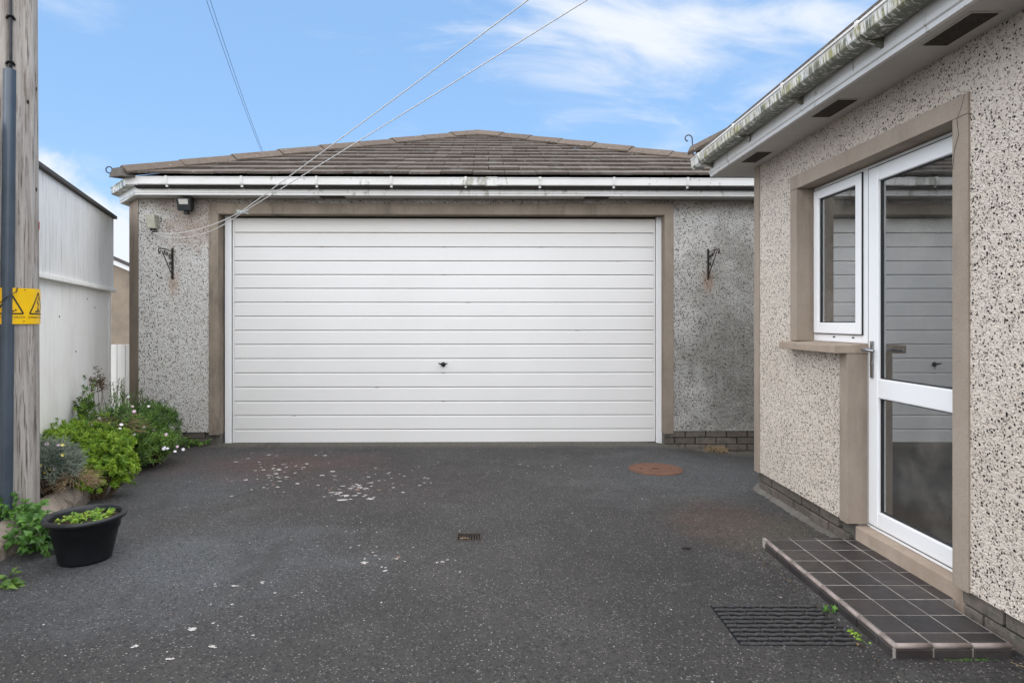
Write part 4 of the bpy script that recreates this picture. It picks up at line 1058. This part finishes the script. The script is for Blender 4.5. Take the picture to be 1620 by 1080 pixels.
# kerb stones
ke = thing('stone_kerb', (-2.7, 3.4, 0), 'rough weathered stone kerb holding the planted bed', 'kerb')
y = 2.25
while y < 6.6:
    l = rgb.uniform(.55, .72); y2 = y+l
    if y > 6.0: break
    a = Vector((bedx2(y+.005), y+.005)); b_ = Vector((bedx2(y2-.005), y2-.005)); nrm = Vector((-(b_-a).y, (b_-a).x)).normalized()
    m = MB(); nn = 14; jx = [rgb.uniform(-.008, .008) for _ in range(nn+1)]
    for i in range(nn+1):
        p = a+(b_-a)*i/nn
        for o, z in ((.0, -.05), (.0, .06), (.008, .08), (.055, .118), (.095, .148), (.14, .146), (.13, -.05)):
            q = p+nrm*(o+rgb.uniform(-.008, .008)); m.v.append((q.x+2.7, q.y-3.4, z+(rgb.uniform(-.010, .010) if z > 0 else 0)))
    for i in range(nn):
        for j in range(6): m.f.append((i*7+j, i*7+j+1, (i+1)*7+j+1, (i+1)*7+j))
    m.f += [tuple(range(7)), tuple(reversed(range(nn*7, nn*7+7)))]
    m.build('kerb_stone', 'kerb', ke); y = y2+.006

# foliage
def leaf(m, p, d, nrm, l, w_, fold=.25, droop=.2):
    d = d.normalized(); s_ = d.cross(nrm)
    if s_.length < 1e-4: s_ = d.cross(Vector((1, .3, .2)))
    s_.normalize(); n_ = s_.cross(d).normalized()
    mid = p+d*l*.5+n_*l*.05; tip = p+d*l-n_*l*droop
    a = p+d*l*.45+s_*w_/2+n_*w_*fold; b_ = p+d*l*.45-s_*w_/2+n_*w_*fold
    m.add([p, a, tip, b_, mid-n_*w_*.05], [(0, 1, 4), (1, 2, 4), (0, 4, 3), (4, 2, 3)])
def rv(r): 
    while 1:
        v = Vector((r.uniform(-1, 1), r.uniform(-1, 1), r.uniform(-1, 1)))
        if .05 < v.length < 1: return v.normalized()
def rosette(m, r, p, ax, n, l, w_, spread=1.0):
    ax = ax.normalized(); t = ax.cross(Vector((.3, .5, .8))).normalized(); b_ = ax.cross(t)
    for k in range(n):
        a = k*2.4+r.uniform(-.3, .3); el = spread*(.35+.65*(1-k/n)); h_ = k/n*l*.7
        d = (t*math.cos(a)+b_*math.sin(a))*math.sin(el*1.4)+ax*math.cos(el*1.4)
        leaf(m, p+ax*h_, d, ax, l*r.uniform(.75, 1.1), w_*r.uniform(.8, 1.15))
def mound(name, label, cat, c, rad, h_, lumps, tips, n, l, w_, mat, seed, spread=1., zb=.06, group=None, cover=.15, extra=None):
    """a shrub: lumpy mound of stem tips each carrying a rosette; stems below"""
    r = random.Random(seed); t = thing(name, (c[0], c[1], zb), label, cat, group=group)
    m = MB(); m.raw = True; st = MB()
    L_ = [(Vector((r.uniform(-.6, .6)*rad[0], r.uniform(-.6, .6)*rad[1], r.uniform(.25, .62)*h_)), r.uniform(.34, .52)) for _ in range(lumps)]
    if lumps > 9: L_ = [(q, k*.62) for q, k in L_]
    L_.append((Vector((0, 0, h_*.4)), .62 if lumps > 9 else .75))
    for i in range(tips):
        q, k = r.choice(L_); v = rv(r)
        if v.z < -.35: v.z = -v.z*.6
        p = q+Vector((v.x*rad[0]*k, v.y*rad[1]*k, v.z*h_*k))*r.uniform(.78, 1.06)
        if p.z < .01: p.z = r.uniform(.01, .06)
        ax = (Vector((v.x, v.y, abs(v.z)+.55))+rv(r)*.35).normalized()
        rosette(m, r, p, ax, n, l, w_, spread)
        if i % 12 == 0: st.tube([(q.x*.3, q.y*.3, 0), tuple((q+p)*.42), tuple(p*.92)], [.006, .004, .002], 5, False)
    m.build('foliage', mat, t); st.build('stems', 'stem', t)
    return t, L_, r
mound('lime_shrub', 'bright lime green mounded shrub spilling over the kerb behind the pot', 'shrub', (-2.90, 4.62), (.23, .22), .36, 14, 620, 12, .028, .013, 'leaf_lime', 11, .95, .0)
mound('green_shrub', 'green rounded shrub next to the pole against the white wall', 'shrub', (-3.36, 5.15), (.38, .42), .44, 18, 950, 12, .034, .012, 'leaf_lime', 12, .95, .12)
mound('green_shrub', 'small green tuft of shrub rising highest against the white wall', 'shrub', (-3.72, 5.75), (.12, .12), .58, 3, 90, 11, .045, .014, 'leaf_mid', 13, .95, .12)
mound('green_shrub', 'mid green shrub between the lime mound and the daisies', 'shrub', (-3.10, 5.05), (.25, .28), .32, 10, 420, 12, .032, .012, 'leaf_lime', 14, .95, .1)
t, L_, r = mound('daisy_bush', 'dark green daisy bush with scattered white flowers at the garage corner', 'shrub', (-3.50, 5.95), (.36, .60), .48, 8, 1500, 8, .05, .011, 'leaf_dark', 15, .9, .04)
def flower(par, p, r, rad=.019, mat='white_petal', n=12, cup=.25):
    rad *= .78
    m = MB(); m.raw = True; ax = (Vector((.45, -.75, .7))+rv(r)*.35).normalized(); tt = ax.cross(Vector((0, 0, 1))).normalized(); bb = ax.cross(tt)
    for k in range(n):
        a = 2*PI*k/n+r.uniform(-.1, .1); d = tt*math.cos(a)+bb*math.sin(a)+ax*cup; leaf(m, Vector(p), d, ax, rad, rad*.42, .05, .1)
    o = m.build('flower', mat, par); return o
for i in range(26):
    q, k = r.choice(L_); v = rv(r); v.y = -abs(v.y); v.z = abs(v.z); v.x = v.x*.6+.4
    p = q+Vector((v.x*.36*k, v.y*.62*k, v.z*.46*k))*1.10
    flower(t, p, r, r.uniform(.018, .026), 'white_petal' if i % 4 else 'pink_petal')
mound('trailing_daisy', 'low dark green foliage trailing on the asphalt below the garage wall', 'plant', (-3.38, 6.35), (.22, .22), .20, 5, 280, 7, .045, .010, 'leaf_dark', 16, .9, 0)
t, L_, r = mound('spilling_daisies', 'low daisies with a few white flowers spilling over the kerb beyond the lime mound', 'plant', (-3.10, 5.72), (.20, .36), .30, 6, 460, 8, .045, .010, 'leaf_mid', 26, .9, .0)
for i in range(8):
    v = rv(r); flower(t, Vector((.12+.16*abs(v.x), -.32*abs(v.y), .10+.20*abs(v.z))), r, r.uniform(.016, .024), 'white_petal' if i % 3 else 'pink_petal')
t, L_, r = mound('pale_flower_clump', 'grey green narrow leaved clump with pale yellow flowers beside the pole', 'plant', (-3.05, 4.32), (.20, .22), .34, 6, 420, 8, .07, .006, 'leaf_grey', 17, .7, .10)
for i in range(11):
    v = rv(r); flower(t, Vector((.20*abs(v.x)*.8, -.18*abs(v.y), .27+.10*v.z)), r, r.uniform(.016, .024), 'yellow_petal' if i % 3 else 'pink_petal', 8, .6)
# tall weed and dry thatch
t = thing('tall_weed', (-3.72, 6.35, .08), 'tall leafy weed standing above the daisies against the white gate', 'weed')
m = MB(); m.raw = True; st = MB(); r = random.Random(21)
for i in range(16):
    bx0 = r.uniform(-.12, .16); by = r.uniform(-.1, .1); hgt = r.uniform(.40, .66); lx = r.uniform(-.08, .08)
    pts = [Vector((bx0+lx*q*q, by+.02*q, hgt*q)) for q in (0, .35, .7, 1)]
    st.tube(pts, [.004, .0035, .003, .002], 5, False)
    for k in range(34):
        q = .25+.75*k/34; p = Vector((bx0+lx*q*q, by, hgt*q)); a = k*2.4
        leaf(m, p, Vector((math.cos(a), math.sin(a), .8)), Vector((0, 0, 1)), .045, .010)
m.build('foliage', 'leaf_mid', t); st.build('stems', 'stem', t)
t = thing('bare_twigs', (-3.95, 6.3, .08), 'thin dry seed stems sticking up beside the tall weed', 'dead stems')
st = MB()
for i in range(7):
    x = r.uniform(-.08, .1); hgt = r.uniform(.5, .74); pts = [(x, 0, 0), (x+r.uniform(-.03, .03), 0, hgt*.5), (x+r.uniform(-.06, .06), 0, hgt)]
    st.tube(pts, .0022, 5, False)
    for k in range(8): a = r.uniform(.6, 1); p = Vector(pts[2])*a+Vector(pts[1])*(1-a); st.tube([p, p+Vector((r.uniform(-.05, .05), 0, .04))], .0016, 4, False); st.tube([p+Vector((r.uniform(-.05, .05), 0, .04)), p+Vector((r.uniform(-.05, .05), 0, .05))], .004, 4)
st.build('stems', 'stem', t)
def thatch(name, label, cat, c, rad, n, z, h_, mat='dry', seed=1, ln=.16, spr=.9):
    t = thing(name, (c[0], c[1], z), label, cat); m = MB(); r = random.Random(seed)
    for i in range(n):
        a = r.uniform(0, 2*PI); q = r.random()**.5; p = Vector((math.cos(a)*rad[0]*q, math.sin(a)*rad[1]*q, h_*(1-q*q)*r.uniform(.6, 1)))
        d = Vector((math.cos(a)*spr, math.sin(a)*spr, r.uniform(-.5, .5))); e_ = p+d*ln*r.uniform(.5, 1); e_.z = max(.0, e_.z)
        m.tube([p, (p+e_)/2+Vector((0, 0, .02)), e_], [.0018, .0016, .0008], 4, False)
    return m.build('straw', mat, t)
thatch('dry_thatch', 'brown dried stalks matted between the daisies', 'dead plant', (-3.30, 5.50), (.14, .14), 380, .33, .13, seed=31, ln=.18)
thatch('dry_thatch', 'straw coloured dead stalks beside the grey green clump', 'dead plant', (-2.88, 4.33), (.10, .10), 200, .17, .10, seed=32, ln=.12)
thatch('dry_weed', 'dried up weed clump at the foot of the right garage plinth', 'dead weed', (gw(2.36, 6.74).x, gw(2.36, 6.74).y), (.09, .05), 160, gz(2.36, 6.74), .05, seed=33, ln=.09)
thatch('dry_grass', 'wisps of dry grass beside the house plinth behind the step', 'dry grass', (2.0, 2.05), (.03, .22), 26, .0, .015, seed=34, ln=.16)
# broad-leaved weeds
def weed(name, label, cat, c, rad, h_, n, l, w_, mat='leaf_ivy', z=0., seed=1):
    t = thing(name, (c[0], c[1], z), label, cat); m = MB(); m.raw = True; st = MB(); r = random.Random(seed)
    for i in range(n):
        a = r.uniform(0, 2*PI); q = r.random()**.6; p = Vector((math.cos(a)*rad[0]*q, math.sin(a)*rad[1]*q, h_*(1-q*.65)*r.uniform(.3, 1)))
        d = Vector((math.cos(a), math.sin(a), r.uniform(-.3, .7)))+rv(r)*.5
        for k in range(3):
            dd = d+rv(r)*.9; leaf(m, p+rv(r)*l*.2, dd, Vector((.2, -.5, 1))+rv(r)*.4, l*r.uniform(.6, 1.1), w_*r.uniform(.7, 1.1), .15, .25)
        if i % 2 == 0: st.tube([(p.x*.3, p.y*.3, 0), (p.x*.7, p.y*.7, p.z*.7), tuple(p)], [.0028, .0022, .0015], 4, False)
    m.build('foliage', mat, t); st.build('stems', 'leaf_ivy', t); return t
weed('leafy_weed', 'fresh green leafy weed growing out between the kerb and the black pot', 'weed', (-2.60, 3.60), (.13, .17), .28, 105, .06, .038, z=0, seed=41)
weed('leafy_weed', 'green weed patch in front of the pole foot on top of the kerb', 'weed', (-2.86, 3.72), (.14, .12), .18, 85, .045, .03, z=.11, seed=42)
weed('creeping_weed', 'pale green creeping weed at the lower left edge of the asphalt', 'weed', (-2.46, 3.06), (.12, .20), .05, 26, .06, .03, 'leaf_mid', z=0, seed=43)
weed('small_weed', 'small green weed sprouting where mat and step meet', 'weed', (1.49, 2.80), (.025, .03), .035, 12, .026, .016, z=.008, seed=44)
weed('small_weed', 'yellowish mossy weed along the step beside the lower mat corner', 'weed', (1.495, 2.60), (.015, .07), .02, 20, .02, .012, 'leaf_lime', z=0, seed=45)
weed('wall_weed', 'straggling green weed at the foot of the left garage wall', 'weed', tuple(gw(-3.25, 6.72))[:2], (.28, .06), .09, 46, .05, .03, 'leaf_mid', z=-.01, seed=46)
weed('moss_clump', 'thin moss line below the front riser of the step', 'moss', (1.80, 2.392), (.10, .006), .006, 22, .009, .006, 'leaf_mid', z=.018, seed=47)

# ------------------------------------------------------------------ pot
PO = (-2.245, 3.46)
pot = thing('plant_pot', (PO[0], PO[1], 0), 'large round black plastic plant pot standing by the kerb', 'plant pot')
MB().lathe([(q_*.85, z_) for q_, z_ in [(0, .006), (.135, .006), (.143, .0), (.150, .01), (.153, .02), (.188, .165), (.196, .168), (.200, .212), (.217, .218), (.232, .226), (.236, .236), (.231, .246), (.218, .249), (.204, .244), (.196, .232), (.192, .19)]], n=72).build('pot_body', 'black_plastic', pot, smooth=True)
m = MB(); n = 36; m.v.append((0, 0, .222))
rs = random.Random(4)
for q in (.4, .75, 1): 
    for k in range(n): m.v.append((.165*q*math.cos(2*PI*k/n), .165*q*math.sin(2*PI*k/n), .212+rs.uniform(-.006, .01)))
m.f += [(0, 1+k, 1+(k+1) % n) for k in range(n)]
for q in range(2):
    for k in range(n): m.f.append((1+q*n+k, 1+(q+1)*n+k, 1+(q+1)*n+(k+1) % n, 1+q*n+(k+1) % n))
m.build('potting_soil', 'soil', pot, smooth=True)
t = weed('pot_seedlings', 'low green seedlings and moss growing inside the black pot', 'seedlings', PO, (.13, .13), .035, 70, .03, .015, 'leaf_lime', z=.215, seed=51)
